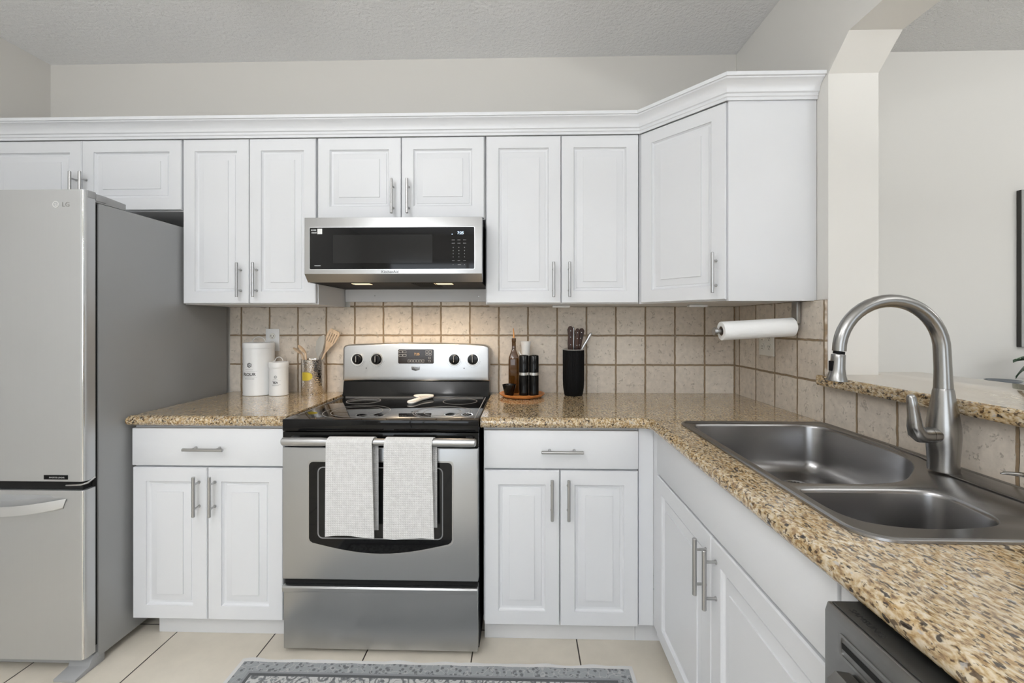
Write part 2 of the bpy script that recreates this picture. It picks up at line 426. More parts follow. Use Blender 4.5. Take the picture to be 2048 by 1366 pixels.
def text(name, s, size, mat, parent, origin, xdir, ydir, depth=.0006, align='CENTER', label=None, bold=0):
    """raised lettering: origin = world position of the baseline anchor"""
    cu = bpy.data.curves.new('t', 'FONT'); cu.body = s; cu.size = size; cu.align_x = align; cu.extrude = depth/2; cu.offset = bold
    cu.resolution_u = 3
    o = bpy.data.objects.new('t', cu); me = bpy.data.meshes.new_from_object(o)
    bpy.data.objects.remove(o); bpy.data.curves.remove(cu)
    x, y = Vector(xdir).normalized(), Vector(ydir).normalized(); z = x.cross(y)
    mt = Matrix.Translation(Vector(origin)) @ Matrix((x, y, z)).transposed().to_4x4()
    me.transform(WM[parent.name].inverted() @ mt)
    me.name = name; me.materials.clear(); me.materials.append(M[mat])
    o = bpy.data.objects.new(name, me); COL.objects.link(o); o.parent = parent; WM[o.name] = WM[parent.name].copy()
    if label: o['label'] = label
    return o

def raised_door(w_, h, t=.02, fr=.056):
    """raised-panel door, lower left front corner at origin, front face at y=0 looking to -y, in local XZ"""
    b = bmesh.new()
    loops = [(0, t), (0, .004), (.003, .0), (fr-.001, 0), (fr, .005), (fr+.005, .0105), (fr+.013, .012), (fr+.0145, .0095), (fr+.042, .0045), (fr+.0425, .0012)]
    rings = []
    for ins, y in loops:
        rings.append([b.verts.new(c) for c in ((ins, y, ins), (w_-ins, y, ins), (w_-ins, y, h-ins), (ins, y, h-ins))])
    b.faces.new(rings[0][::-1])
    for a, c in zip(rings, rings[1:]):
        for j in range(4): b.faces.new((a[j], a[(j+1) % 4], c[(j+1) % 4], c[j]))
    b.faces.new(rings[-1])
    bmesh.ops.recalc_face_normals(b, faces=b.faces)
    return b
def pull(mb, c, axis, out, L=.158, r=.0062, off=.032):
    """bar pull: c centre of the rod's foot on the door face, out = outward direction"""
    c = Vector(c); out = Vector(out); ax = Vector(axis)
    rod = c+out*off
    mb.tube([rod-ax*L/2, rod-ax*(L/2-.0015), rod+ax*(L/2-.0015), rod+ax*L/2], [r*.8, r, r, r*.8], 14)
    for s in (-1, 1):
        q = c+ax*s*.048
        mb.tube([q+out*.0006, q+out*(off-.001)], r*.62, 10)
        mb.tube([q+out*.0003, q+out*.003], r*.95, 12)
def door(parent, p0, width, z0, z1, xdir=(1, 0, 0), hand=None, hz=None, handle='v', label=None):
    """p0 = lower-left point (x,y) of the front face as seen from in front"""
    x = Vector(xdir); out = Vector((x.y, -x.x, 0))
    mt = Matrix((x, -out, Vector((0, 0, 1)))).transposed().to_4x4(); mt.translation = Vector((p0[0], p0[1], z0))
    mb = MB(); mb.add(raised_door(width, z1-z0), mt)
    d = build('door', mb, 'cab', parent, smooth=25, label=label)
    hb = MB(); c = Vector((p0[0], p0[1], 0))+x*hand; c.z = hz
    pull(hb, c, (0, 0, 1), out)
    build('handle', hb, 'nickel', d)
    return d

# ------------------------------------------------------------------ the room
H = 2.705
mb = MB(); mb.box(-2.9, 5.2, -5.9, .3, -.1, 0); struct('floor', mb, 'floor')
mb = MB(); mb.box(-2.9, 1.22, -5.9, .3, H, H+.1); struct('ceiling', mb, 'ceil')
mb = MB(); mb.box(1.2201, 5.2, -5.9, .3, H, H+.1); struct('ceiling', mb, 'popcorn')
mb = MB(); mb.box(-2.8, 1.2, .01, .15, 0, H); struct('wall_back', mb, 'wall')
mb = MB(); mb.box(1.2001, 5.1, .01, .15, 0, H); struct('wall_back_dining', mb, 'wall_d')
mb = MB(); mb.box(-2.75, -2.6, -5.7, .01, 0, H); struct('wall_left', mb, 'wall')
mb = MB(); mb.box(4.9, 5.05, -5.7, .01, 0, H); struct('wall_far_right', mb, 'wall_d')
mb = MB(); mb.box(1.128, 1.31, -.683, .009, 0, H-.001); struct('wall_right', mb, 'wall_d')
mb = MB(); mb.box(1.128, 1.31, -3.2, -.6832, 0, 1.054); struct('wall_right_low', mb, 'wall_d')
mb = MB(); mb.plate([(-.6831, H-.001), (-.6831, 2.206), (-.786, 2.297), (-3.797, 2.297), (-3.9, 2.206), (-3.9, 0), (-5.55, 0), (-5.55, H-.001)], 1.128, 1.31, 'yz'); struct('wall_right_arch', mb, 'wall_d')
mb = MB()
wins = [(-2.2, .4, .6, 2.3), (2.0, 4.2, .45, 2.35)]
mb.plate([(-2.75, 0), (5.05, 0), (5.05, H), (-2.75, H)], -5.7, -5.55, 'xz', [[(a, c), (b, c), (b, d), (a, d)] for a, b, c, d in wins])
struct('wall_front', mb, 'wall')
for k, (a, b, c, d) in enumerate(wins):
    mb = MB(); e = .05
    mb.box(a, b, -5.68, -5.6, c, c+e); mb.box(a, b, -5.68, -5.6, d-e, d); mb.box(a, a+e, -5.68, -5.6, c+e, d-e); mb.box(b-e, b, -5.68, -5.6, c+e, d-e)
    mb.box((a+b)/2-.02, (a+b)/2+.02, -5.66, -5.62, c+e, d-e); mb.box(a+e, b-e, -5.66, -5.62, (c+d)/2-.015, (c+d)/2+.015)
    struct('window_%d' % (k+1), mb, 'winframe')
# tiled backsplash: back run, return on the side wall and the strip under the bar
mb = MB(); mb.box(-1.588, 1.117, 0, .0095, .914, 1.371); mb.box(-.93, -.18, 0, .0095, 1.371, 1.397); mb.box(1.118, 1.118, 0, 0, 1, 1) if 0 else None
struct('trim_1', mb, 'tile', 'beige travertine tile backsplash on the back wall with brown grout')
mb = MB(); mb.plate([(0, .914), (0, 1.371), (-.680, 1.371), (-.680, 1.053), (-2.9, 1.053), (-2.9, .914)][::-1], 1.1175, 1.1275, 'yz')
struct('trim_2', mb, 'tile_r', 'beige travertine tile backsplash on the side wall and below the raised bar')
# skirting of the wall behind the fridge side and dining room
mb = MB(); mb.box(1.32, 4.89, -.006, .009, 0, .09); struct('baseboard_back', mb, 'cab')

# kitchen ceiling lamp, plus the globes added for fill in living and dining areas
for nm, x, y, z, r, pw, lb in LAMPS:
    t = thing(nm, (x, y, H), lb, 'lamp')
    mb = MB(); mb.lathe([(0, -.001), (.06, -.001), (.055, -.02), (0, -.022)], (x, y, H), 32); mb.tube([(x, y, H-.02), (x, y, z+r*.78)], .006, 10); build('stem', mb, 'nickel', t)
    mb = MB(); mb.lathe([(0 if k in (0, 16) else r*.8*math.sin(PI*k/16), -r*.8*math.cos(PI*k/16)) for k in range(17)], (x, y, z), 32); build('globe', mb, 'lampglass', t)

for x, y, z, pw, lb in UPLIGHTS:  # torchiere bodies made up to carry the added uplights
    t = thing('floor_lamp', (x, y, 0), lb, 'lamp')
    mb = MB(); mb.lathe([(0, .0005), (.13, .0005), (.13, .012), (.02, .025), (0, .025)], (x, y, 0), 32); build('base', mb, 'nickel', t)
    mb = MB(); mb.tube([(x, y, .026), (x, y, z-.13)], .012, 12); build('pole', mb, 'nickel', t)
    mb = MB(); mb.lathe([(0, -.128), (.04, -.125), (.14, -.06), (.22, .01), (.216, .012), (.135, -.05), (.04, -.11), (0, -.112)], (x, y, z), 40); build('shade', mb, 'winframe', t)

# ------------------------------------------------------------------ upper cabinets
ZB, ZT = 1.371, 2.15
FY = -.335
def upper(name, x0, x1, z0, label, splits, hz, off=.031, gap=.0016):
    t = thing(name, ((x0+x1)/2, FY/2, z0), label, 'cabinet', 'white wall cabinets')
    mb = MB(); mb.box(x0+.0005, x1-.0005, FY+.0215, .0085 if z0 > 1.6 else -.001, z0, ZT+.01)
    build('carcass', mb, 'cabin', t)
    xs = [x0+.003]+splits+[x1-.003]
    for k in range(len(xs)-1):
        a, b = xs[k]+gap, xs[k+1]-gap
        door(t, (a, FY), b-a, z0+.004, ZT-.012, hand=(b-a-off if k == 0 else off), hz=hz)
    return t
upper('wall_cabinet', -2.545, -1.587, 1.808, 'short white wall cabinet above the refrigerator', [-2.066], 1.905, .022)
upper('wall_cabinet', -1.586, -.953, ZB, 'tall white two-door wall cabinet between refrigerator and microwave', [-1.270], 1.482, .036)
upper('wall_cabinet', -.952, -.173, 1.762, 'short white two-door wall cabinet directly above the microwave', [-.560], 1.860, .034)
upper('wall_cabinet', -.172, .528, ZB, 'tall white two-door wall cabinet right of the microwave', [.1735], 1.480, .034)
mb = MB(); mb.box(-2.599, -2.546, FY+.012, .009, 1.808, ZT+.01)
single('cabinet_filler', mb, 'cab', (-2.57, -.2, 1.808), 'narrow white filler strip between left wall and cabinet over refrigerator', 'filler strip')
# corner cabinet with diagonal door and flat end panel
A, B = Vector((.5305, FY)), Vector((.786, -.622))
t = thing('corner_wall_cabinet', (.85, -.3, ZB), 'white corner wall cabinet with one diagonal door and flat end panel', 'cabinet', 'white wall cabinets')
dv = (B-A).normalized(); nv = Vector((dv.y, -dv.x))
a2, b2 = A-nv*.0215, B-nv*.0215
mb = MB(); mb.plate([(.5295, -.001), (.5295, a2.y), (a2.x+.001, a2.y), (b2.x, b2.y), (b2.x+.006, -.604), (1.117, -.604), (1.117, -.001)], ZB, ZT+.01, 'xy'); build('carcass', mb, 'cabin', t)
mb = MB(); mb.box(.792, 1.1265, -.622, -.605, ZB-.002, ZT+.01, .0015); build('end_panel', mb, 'cab', t)
L = (B-A).length
door(t, (A.x+dv.x*.003, A.y+dv.y*.003), L-.008, ZB+.004, ZT-.012, (dv.x, dv.y, 0), L-.008-.036, 1.480)
# crown moulding above all the wall cabinets
prof = [(-.012, 2.1385), (.004, 2.1385), (.006, 2.150), (.010, 2.153), (.010, 2.163), (.016, 2.166), (.018, 2.175), (.024, 2.188), (.036, 2.199), (.046, 2.204), (.048, 2.208), (.055, 2.209), (.055, 2.2225), (-.012, 2.2225)]
prof = [(o, z+(.022 if o < 0 and z < 2.15 else 0)) for o, z in prof]
prof = [(-.012, 2.1605), (.002, 2.1605), (.002, 2.1395), (.006, 2.1395)]+prof[2:]
mb = MB(); mb.sweep([(-2.598, FY), (A.x-.002, FY), (B.x-.001, B.y-.001), (1.1265, -.6235)], prof)
single('crown_molding', mb, 'cab', (-.5, FY, 2.14), 'white crown molding running along the top of the wall cabinets', 'molding')
# little under-cabinet light bars
for x, y, lb in ((.185, -.20, 'small white light bar under the cabinet right of the microwave'), (.82, -.25, 'small white light bar under the diagonal corner cabinet')):
    mb = MB(); mb.box(x-.042, x+.042, y-.018, y+.018, ZB-.012, ZB-.0005, .003)
    single('light_bar', mb, 'white', (x, y, ZB-.0005), lb, 'light bar', 'under-cabinet light bars')
# white board closing the wall above the tiles under the microwave
mb = MB(); mb.box(-.949, -.176, -.018, -.0005, 1.398, 1.758); o = single('wall_board', mb, 'cabin', (-.56, -.01, 1.4), 'plain white board on the wall below the microwave', 'panel')
mb = MB()
for x, z in ((-.79, 1.43), (-.235, 1.425)): mb.tube([(x, -.0181, z), (x, -.0195, z)], .003, 10)
build('screw', mb, 'badge', o)

# ------------------------------------------------------------------ base cabinets
BY = -.612
def base(x0, x1, split, label, toe0):
    t = thing('base_cabinet', ((x0+x1)/2, -.3, 0), label, 'cabinet', 'white base cabinets')
    mb = MB(); mb.box(x0, x1, BY+.0215, -.003, .1, .8725)
    build('carcass', mb, 'cabin', t)
    mb = MB(); mb.box(toe0, x1, -.548, -.53, 0.0005, .0995); build('toe_kick', mb, 'cabin', t)
    mb = MB(); mb.box(x0+.002, x1-.002, BY, BY+.02, .713, .862, .003)
    d = build('drawer', mb, 'cab', t)
    hb = MB(); pull(hb, ((x0+x1)/2+.004, BY, .785), (1, 0, 0), (0, -1, 0), .162); build('handle', hb, 'nickel', d)
    for k, (a, b) in enumerate(((x0+.004, split-.002), (split+.002, x1-.003))):
        door(t, (a, BY), b-a, .098, .705, hand=(b-a-.03 if k == 0 else .03), hz=.600)
    return t
base(-1.572, -.953, -1.2625, 'white base cabinet with drawer and two doors left of the range', -1.512)
base(-.156, .452, .1445, 'white base cabinet with drawer and two doors right of the range', -.156)
mb = MB(); mb.box(.4535, .5117, BY+.012, BY+.03, .098, .8725); mb.box(.4535, .5735, -.548, -.53, .0005, .0975)
single('cabinet_filler', mb, 'cab', (.48, -.6, .05), 'narrow white filler strip in the inner corner of the base cabinets', 'filler strip')
# sink cabinet (faces the aisle, front looks to -x)
FX = .508
t = thing('sink_base_cabinet', (.8, -1.13, 0), 'white sink cabinet with flat top panel and two doors facing the aisle', 'cabinet', 'white base cabinets')
mb = MB()
mb.box(FX+.0215, FX+.04, -.604, -1.642, .1, .8725); mb.box(FX+.041, 1.11, -.615, -.633, .1, .8725); mb.box(FX+.041, 1.11, -1.624, -1.642, .1, .8725); mb.box(FX+.041, 1.11, -.634, -1.623, .1, .118)
build('carcass', mb, 'cabin', t)
mb = MB(); mb.box(.575, .59, -.62, -1.64, 0.0005, .0995); build('toe_kick', mb, 'cabin', t)
mb = MB(); mb.box(FX, FX+.02, -.655, -1.603, .716, .868, .003); build('false_front', mb, 'cab', t)
for k, (a, b) in enumerate(((-.655, -1.128), (-1.132, -1.603))):
    wd = a-b
    door(t, (FX, a), wd, .098, .706, (0, -1, 0), (wd-.028 if k == 0 else .032), .607)
for y0_, y1_ in ((-1.607, -1.642), (-.6025, -.6515)):
    mb = MB(); mb.box(FX+.004, FX+.02, y0_, y1_, .1, .8725); build('stile', mb, 'cab', t)

# ------------------------------------------------------------------ worktops
def rrect(x0, x1, y0, y1, r, n=6):
    if not isinstance(r, (list, tuple)): r = [r]*4
    pts = []
    for (cx, cy, a0), rr in zip(((x0, y0, PI), (x1, y0, 1.5*PI), (x1, y1, 0), (x0, y1, .5*PI)), r):
        sx_, sy_ = (1 if cx == x0 else -1), (1 if cy == y0 else -1)
        for k in range(n+1):
            a = a0+k/n*PI/2; pts.append((cx+sx_*rr+rr*math.cos(a), cy+sy_*rr+rr*math.sin(a)))
    return pts
SX0, SX1, SY0, SY1 = .574, 1.100, -1.578, -.692
# L-shaped slab; the front edge is a full bullnose made by sweeping its own profile
def bull(z0, z1, r, n=10):
    zc = (z0+z1)/2; hz = (z1-z0)/2
    return [(-r+r*math.cos(a), zc+hz*math.sin(a)) for a in (-PI/2+PI*k/n for k in range(n+1))]
def slab(path, back, label, name, z0, z1, hole=None, nose=.022):
    """path: front edge polyline in the order that puts 'out' on the room side; back: remaining outline"""
    mb = MB()
    P = [Vector(p) for p in path]; ins = []
    for i, p in enumerate(P):
        n1 = n2 = None
        if i > 0: d = (P[i]-P[i-1]).normalized(); n1 = Vector((d.y, -d.x))
        if i < len(P)-1: d = (P[i+1]-P[i]).normalized(); n2 = Vector((d.y, -d.x))
        if n1 and n2: m_ = (n1+n2).normalized(); m_ = m_/m_.dot(n1)
        else: m_ = n1 or n2
        ins.append((p.x-m_.x*nose, p.y-m_.y*nose))
    mb.plate(ins+back, z0, z1, 'xy', [hole] if hole else ())
    mb.sweep(path, bull(z0, z1, nose)+[(-nose+.0001, z1), (-nose+.0001, z0)])
    bmesh.ops.remove_doubles(mb.bm, verts=mb.bm.verts, dist=.0002)
    cx = sum(p[0] for p in path)/len(path); cy = sum(p[1] for p in path)/len(path)
    return single(name, mb, 'granite', (cx, cy, z0), label, 'countertop')
slab([(-1.588, -.02), (-1.588, -.624), (-1.576, -.636), (-.9375, -.636)], [(-.9375, -.0015)] if 0 else [(-.9375, -.0015), (-1.566, -.0015)], 'speckled tan granite countertop section left of the range', 'countertop', .8735, .914)
arc = [(.481-.03+.03*math.sin(a), -.636-.03+.03*math.cos(a)) for a in (k/6*PI/2 for k in range(7))]
hole = rrect(SX0+.012, SX1-.006, SY0+.012, SY1-.012, .05)
slab([(-.1655, -.636)]+arc+[(.481, -2.9)], [(1.1165, -2.9), (1.1165, -.0015), (-.1655, -.0015)], 'L-shaped speckled tan granite countertop around the sink', 'countertop', .8735, .914, hole)
# raised bar
mb = MB(); mb.plate([(1.078, -.687), (1.085, -.6835), (1.3115, -.6835), (1.3115, -.59), (1.53, -.59), (1.545, -.605), (1.545, -3.25), (1.078, -3.25)], 1.0555, 1.094, 'xy', bev=.011, seg=4)
single('bar_top', mb, 'granite', (1.3, -1.9, 1.0555), 'raised speckled granite bar top in the arched opening', 'bar top')

# ------------------------------------------------------------------ sink
sk = thing('sink', (.84, -1.13, .914), 'stainless double bowl drop-in sink under the faucet', 'sink')
def catmull(pts, n=8):
    out = []
    N = len(pts)
    for i in range(N):
        p0, p1, p2, p3 = (Vector(pts[(i+k-1) % N]) for k in range(4))
        for k in range(n):
            s = k/n
            out.append(.5*((2*p1)+(-p0+p2)*s+(2*p0-5*p1+4*p2-p3)*s*s+(-p0+3*p1-3*p2+p3)*s**3))
    return [(p.x, p.y) for p in out]
bowl1 = catmull([(.602, -1.27), (.603, -1.1), (.603, -.92), (.605, -.79), (.615, -.735), (.66, -.716), (.82, -.714), (.97, -.716), (1.035, -.728), (1.068, -.775), (1.077, -.88), (1.077, -1.0), (1.062, -1.09), (1.018, -1.165), (.955, -1.23), (.885, -1.285), (.80, -1.308), (.70, -1.309), (.64, -1.308), (.608, -1.298)], 5)
bowl2 = catmull([(.604, -1.44), (.603, -1.38), (.608, -1.346), (.64, -1.336), (.74, -1.335), (.84, -1.336), (.885, -1.346), (.905, -1.375), (.905, -1.42), (.893, -1.475), (.86, -1.51), (.78, -1.526), (.70, -1.526), (.64, -1.508), (.614, -1.48)], 5)
zd = .9165
mb = MB()
outer = rrect(SX0+.016, SX1-.012, SY0+.016, SY1-.012, [.05, .02, .02, .03], 8)
t_ = bmesh.new()
def loopv(pts, z): return [t_.verts.new((p[0], p[1], z)) for p in pts]
def bridge(a, b):
    for j in range(len(a)): t_.faces.new((a[j], a[(j+1) % len(a)], b[(j+1) % len(b)], b[j]))
def shrink(pts, d):
    """inward offset of a counter-clockwise-or-clockwise outline"""
    N = len(pts); ar = sum(pts[i][0]*pts[(i+1) % N][1]-pts[(i+1) % N][0]*pts[i][1] for i in range(N)); sg = 1 if ar > 0 else -1
    out = []
    for i in range(N):
        p = Vector(pts[i]); a = Vector(pts[i-1]); b = Vector(pts[(i+1) % N]); tg = (b-a).normalized()
        out.append(tuple(p+Vector((-tg.y, tg.x))*d*sg))
    return out
ol = loopv(outer, zd)
edges = [t_.edges.new((ol[i], ol[(i+1) % len(ol)])) for i in range(len(ol))]
tops = []
for bw in (bowl1, bowl2):
    l = loopv(bw, zd); tops.append(l); edges += [t_.edges.new((l[i], l[(i+1) % len(l)])) for i in range(len(l))]
bmesh.ops.triangle_fill(t_, edges=edges, use_beauty=True, use_dissolve=False)
prev = ol  # raised outer lip, then down to the granite
for d, z in ((-.004, .9185), (-.008, .9215), (-.012, .9215), (-.0155, .919), (-.016, .9145)):
    q = loopv(shrink(outer, d), z); bridge(prev, q); prev = q
for top, bw, depth, dc in ((tops[0], bowl1, .168, (.90, -.87)), (tops[1], bowl2, .15, (.75, -1.43))):
    prev = top
    steps = [(.0015, -.0008), (.004, -.004), (.0055, -.010), (.012, -depth+.045), (.017, -depth+.025), (.030, -depth+.008), (.050, -depth+.001)]
    for d, z in steps:
        q = loopv(shrink(bw, d), zd+z); bridge(prev, q); prev = q
    N = len(prev); c0 = Vector((dc[0], dc[1], zd-depth-.002))
    for s in (.75, .5, .25):
        q = [t_.verts.new(c0+(v.co-c0)*0 + Vector(((prev0.x-c0.x)*s, (prev0.y-c0.y)*s, (prev0.z-c0.z)*s))) for v, prev0 in ((v, v.co) for v in prev)] if 0 else [t_.verts.new(c0+(v.co-c0)*(s/(s+.25))) for v in prev]
        bridge(prev, q); prev = q
    cv = t_.verts.new(c0)
    for j in range(N): t_.faces.new((prev[j], prev[(j+1) % N], cv))
bmesh.ops.recalc_face_normals(t_, faces=t_.faces)
mb.add(t_)
bs = build('basin', mb, 'sink', sk, smooth=40)
# step of the faucet ledge
mb = MB(); mb.plate([(1.018, -1.245), (1.06, -1.185), (1.082, -1.10), (1.086, -1.0), (1.086, -1.555), (1.018, -1.555)], zd+.0003, zd+.005, 'xy', bev=.002)
build('faucet_ledge', mb, 'sink', sk)
for x, y, z in ((.90, -.87, zd-.166), (.75, -1.43, zd-.148)):
    mb = MB(); mb.lathe([(.044, 0), (.046, .0025), (.040, .004), (.035, .001), (.033, -.0005), (0, -.0005)], (x, y, z), 32)
    d = build('drain', mb, 'sink', sk)
    mb = MB()
    for k in range(-3, 4):
        hw = math.sqrt(.033**2-(k*.009)**2); mb.box(x+k*.009-.003, x+k*.009+.003, y-hw, y+hw, z+.0005, z+.0015)
    build('strainer', mb, 'dark', d)

# ------------------------------------------------------------------ faucet
FXc, FYc = 1.032, -1.225
fz = zd+.0053
fc = thing('faucet', (FXc, FYc, fz), 'brushed nickel gooseneck pull-down faucet standing on the sink ledge', 'faucet')
mb = MB(); mb.lathe([(0, 0), (.030, 0), (.0305, .006), (.0295, .02), (.0315, .05), (.0335, .085), (.0325, .11), (.0285, .14), (.0235, .17), (.0205, .195), (.0190, .201), (0, .201)], (FXc, FYc, fz), 40); build('body', mb, 'faucet', fc)
pts = [(FXc, FYc, fz+.2015), (FXc-.001, FYc, 1.17)]
cx, cz, R = FXc-.127, 1.214, .124
pts += [(cx+R*math.cos(a), FYc, cz+R*math.sin(a)) for a in (k/22*PI for k in range(23))]
pts += [(cx-R-.003, FYc, 1.222-.01)] if 0 else []
mb = MB(); mb.tube(pts, [.0185]+[.0170]+[.0168-.002*(k/22) for k in range(23)], 24); build('spout', mb, 'faucet', fc)
hx = cx-R
mb = MB(); mb.tube([(hx, FYc, 1.2135), (hx-.001, FYc, 1.2065)], .0125, 20); build('collar', mb, 'matte', fc, label='black ring between spout and spray head')
mb = MB(); mb.lathe([(0, 0), (.014, 0), (.0150, -.002), (.0152, -.014), (.0160, -.035), (.0185, -.052), (.0225, -.064), (.0225, -.066), (.018, -.067), (0, -.066)], (hx-.002, FYc, 1.206), 36, Matrix.Translation((hx, FYc, 1.206)) @ Matrix.Rotation(.06, 4, 'Y') @ Matrix.Translation((-hx, -FYc, -1.206)))
sh = build('spray_head', mb, 'faucet', fc)
mb = MB(); mb.box(hx-.0225, hx-.0185, FYc-.006, FYc+.006, 1.165, 1.19, .0015); build('button', mb, 'matte', sh)
# side lever
mb = MB()
v0 = Vector((FXc-.024, FYc-.006, fz+.088)); dr = Vector((-1, -.12, .02)).normalized()
mb.tube([v0, v0+dr*.018], [.0195, .0190], 24)
mb.tube([v0+dr*.019, v0+dr*.028, v0+dr*.042, v0+dr*.050+Vector((0, 0, .006)), v0+dr*.056+Vector((0, 0, .022)), v0+dr*.058+Vector((0, 0, .045)), v0+dr*.062+Vector((0, 0, .07)), v0+dr*.066+Vector((0, 0, .092)), v0+dr*.067+Vector((0, 0, .097))], [.019, .019, .0185, .0180, .0155, .0130, .0112, .0098, .0065], 20)
build('lever', mb, 'faucet', fc)
# soap dispenser mostly beyond the frame
sp = thing('soap_dispenser', (1.045, -1.415, fz), 'brushed nickel soap dispenser, only its spout tip in frame right of faucet', 'soap dispenser')
mb = MB(); mb.lathe([(0, 0), (.022, 0), (.022, .004), (.014, .010), (.011, .03), (.011, .042), (.015, .044), (.015, .058), (.008, .064), (0, .065)], (1.045, -1.415, fz), 28); build('pump', mb, 'faucet', sp)
mb = MB(); mb.tube([(1.036, -1.414, fz+.050), (1.01, -1.410, fz+.0535), (.985, -1.405, fz+.0545), (.978, -1.404, fz+.053)], [.0075, .0065, .0045, .0015], 14, squash=((0, 0, 1), .7)); build('nozzle', mb, 'faucet', sp)

# ------------------------------------------------------------------ refrigerator
fr = thing('refrigerator', (-2.01, -.38, 0), 'stainless bottom-freezer refrigerator with grey side at the left edge', 'refrigerator')
RX, RL = -1.591, -2.43
mb = MB(); mb.box(RL, RX, -.728, -.02, .03, 1.733, .004); build('case', mb, 'fridge_side', fr)
mb = MB(); mb.box(RL+.01, RX-.006, -.742, -.7285, .08, 1.728); build('gasket', mb, 'dark', fr)
def fr_door(z0, z1, name):
    mb = MB()
    r = .014
    outline = [(RL, -.7425), (RL, -.785)]+[(RX+.002-r+r*math.sin(a), -.785+r-r*math.cos(a)) for a in (k/8*PI/2 for k in range(9))]+[(RX+.002, -.7425)]
    mb.plate(outline, z0, z1, 'xy'); return build(name, mb, 'fridge', fr, smooth=50)
d1 = fr_door(.709, 1.768, 'upper_door'); d2 = fr_door(.062, .676, 'freezer_drawer')
for d_, z0, z1 in ((d1, .711, 1.766), (d2, .064, .674)):
    mb = MB(); mb.tube([(RX-.0045, -.7815, z0), (RX-.0045, -.7815, z1)], .0042, 12); build('edge_trim', mb, 'chrome', d_)
mb = MB(); mb.box(RL+.01, RX-.012, -.774, -.743, .6765, .7085); build('door_gap', mb, 'dark', fr)
mb = MB(); mb.tube([(RX-.075, -.7745, .692), (RX-.02, -.7745, .694), (RX-.004, -.765, .699), (RX+.0025, -.745, .713)], [.003, .004, .0045, .004], 10); build('hinge', mb, 'nickel', fr)
# hinge cover on top: stepped grey cap
mb = MB(); mb.plate([(-.785+.012, 1.7335), (-.62, 1.7335), (-.62, 1.752), (-.625, 1.7575), (-.70, 1.7625), (-.715, 1.7625), (-.718, 1.775), (-.755, 1.785), (-.77, 1.784)], RX-.11, RX-.0005, 'yz', bev=.002)
mb2 = MB(); mb2.plate([(-.7415, 1.7335), (-.615, 1.7335), (-.615, 1.7585), (-.70, 1.7655), (-.712, 1.7655), (-.7415, 1.7655)], RX-.12, RX-.0005, 'yz', bev=.002); mb.bm.free()
build('hinge_cover', mb2, 'fridge_cap', fr)
mb = MB(); mb.box(RX-.03, RX+.0045, -.774, -.7415, 1.743, 1.7695, .003); mb.box(RX-.028, RX+.004, -.7414, -.70, 1.7385, 1.76, .003); build('door_cap', mb, 'fridge_cap', fr)
# pocket handle: a bright tapered strip bowed out of the freezer drawer
t_ = bmesh.new(); N = 20; rows = []
for k in range(N+1):
    s = k/N; x = -1.652-.68*s; u = 1-(2*s-1)**2
    zc = .631-.029*u; hw = .0175+.001*u; yo = -.7855-.022*min(1, u*1.6)-.002
    if k == 0: hw = .017
    rows.append([t_.verts.new((x+(.0 if j < 2 else -.012)*(1 if k == 0 else 0), y, z)) for j, (y, z) in enumerate(((yo, zc+hw), (yo-.002, zc+hw-.004), (yo-.001, zc-hw+.002), (-.7852, zc-hw-.004), (-.7852, zc+hw-.012)))])
for a, b in zip(rows, rows[1:]):
    for j in range(5): t_.faces.new((a[j], a[(j+1) % 5], b[(j+1) % 5], b[j]))
t_.faces.new(rows[0][::-1]); t_.faces.new(rows[-1]); bmesh.ops.recalc_face_normals(t_, faces=t_.faces)
mb = MB(); mb.add(t_); build('handle', mb, 'bright', d2)
mb = MB(); mb.plate([(-1.72, .66), (-1.70, .652), (-1.95, .630), (-2.3, .64), (-2.3, .66)], -.7858, -.7851, 'xz'); build('pocket', mb, 'fridge_cap', d2)
mb = MB(); mb.box(-1.737, -1.648, -.7868, -.7852, .7165, .7325, .0005); bg = build('badge', mb, 'matte', d1, label='small black badge with white lettering')
text('lettering', 'INVERTER LINEAR', .0072, 'legend', bg, (-1.688, -.7870, .7218), (1, 0, 0), (0, 0, 1), .0003)
mb = MB()
mb.lathe([(.0095, 0), (.0115, 0), (.0115, .0012), (.0095, .0012), (.0095, 0)], (0, 0, 0), 28, Matrix.Translation((-1.693, -.7854, 1.714)) @ Matrix.Rotation(PI/2, 4, 'X'))
mb.box(-1.695, -1.6935, -.7866, -.7854, 1.708, 1.719); mb.box(-1.6935, -1.688, -.7866, -.7854, 1.708, 1.7095); mb.box(-1.6985, -1.697, -.7866, -.7854, 1.7165, 1.718); mb.box(-1.689, -1.684, -.7866, -.7854, 1.7133, 1.7145)
build('logo', mb, 'white', d1)
text('lettering', 'LG', .024, 'badge', d1, (-1.656, -.7855, 1.7055), (1, 0, 0), (0, 0, 1), .001)
mb = MB(); mb.box(RL+.02, RX-.09, -.735, -.70, .012, .058); build('kick_plate', mb, 'fridge_cap', fr)
mb = MB(); mb.plate([(-.728, .05), (-.70, .05), (-.70, .0005), (-.81, .0005), (-.81, .012), (-.76, .02), (-.745, .05)], RX-.085, RX-.004, 'yz', bev=.002); build('foot', mb, 'fridge_cap', fr)

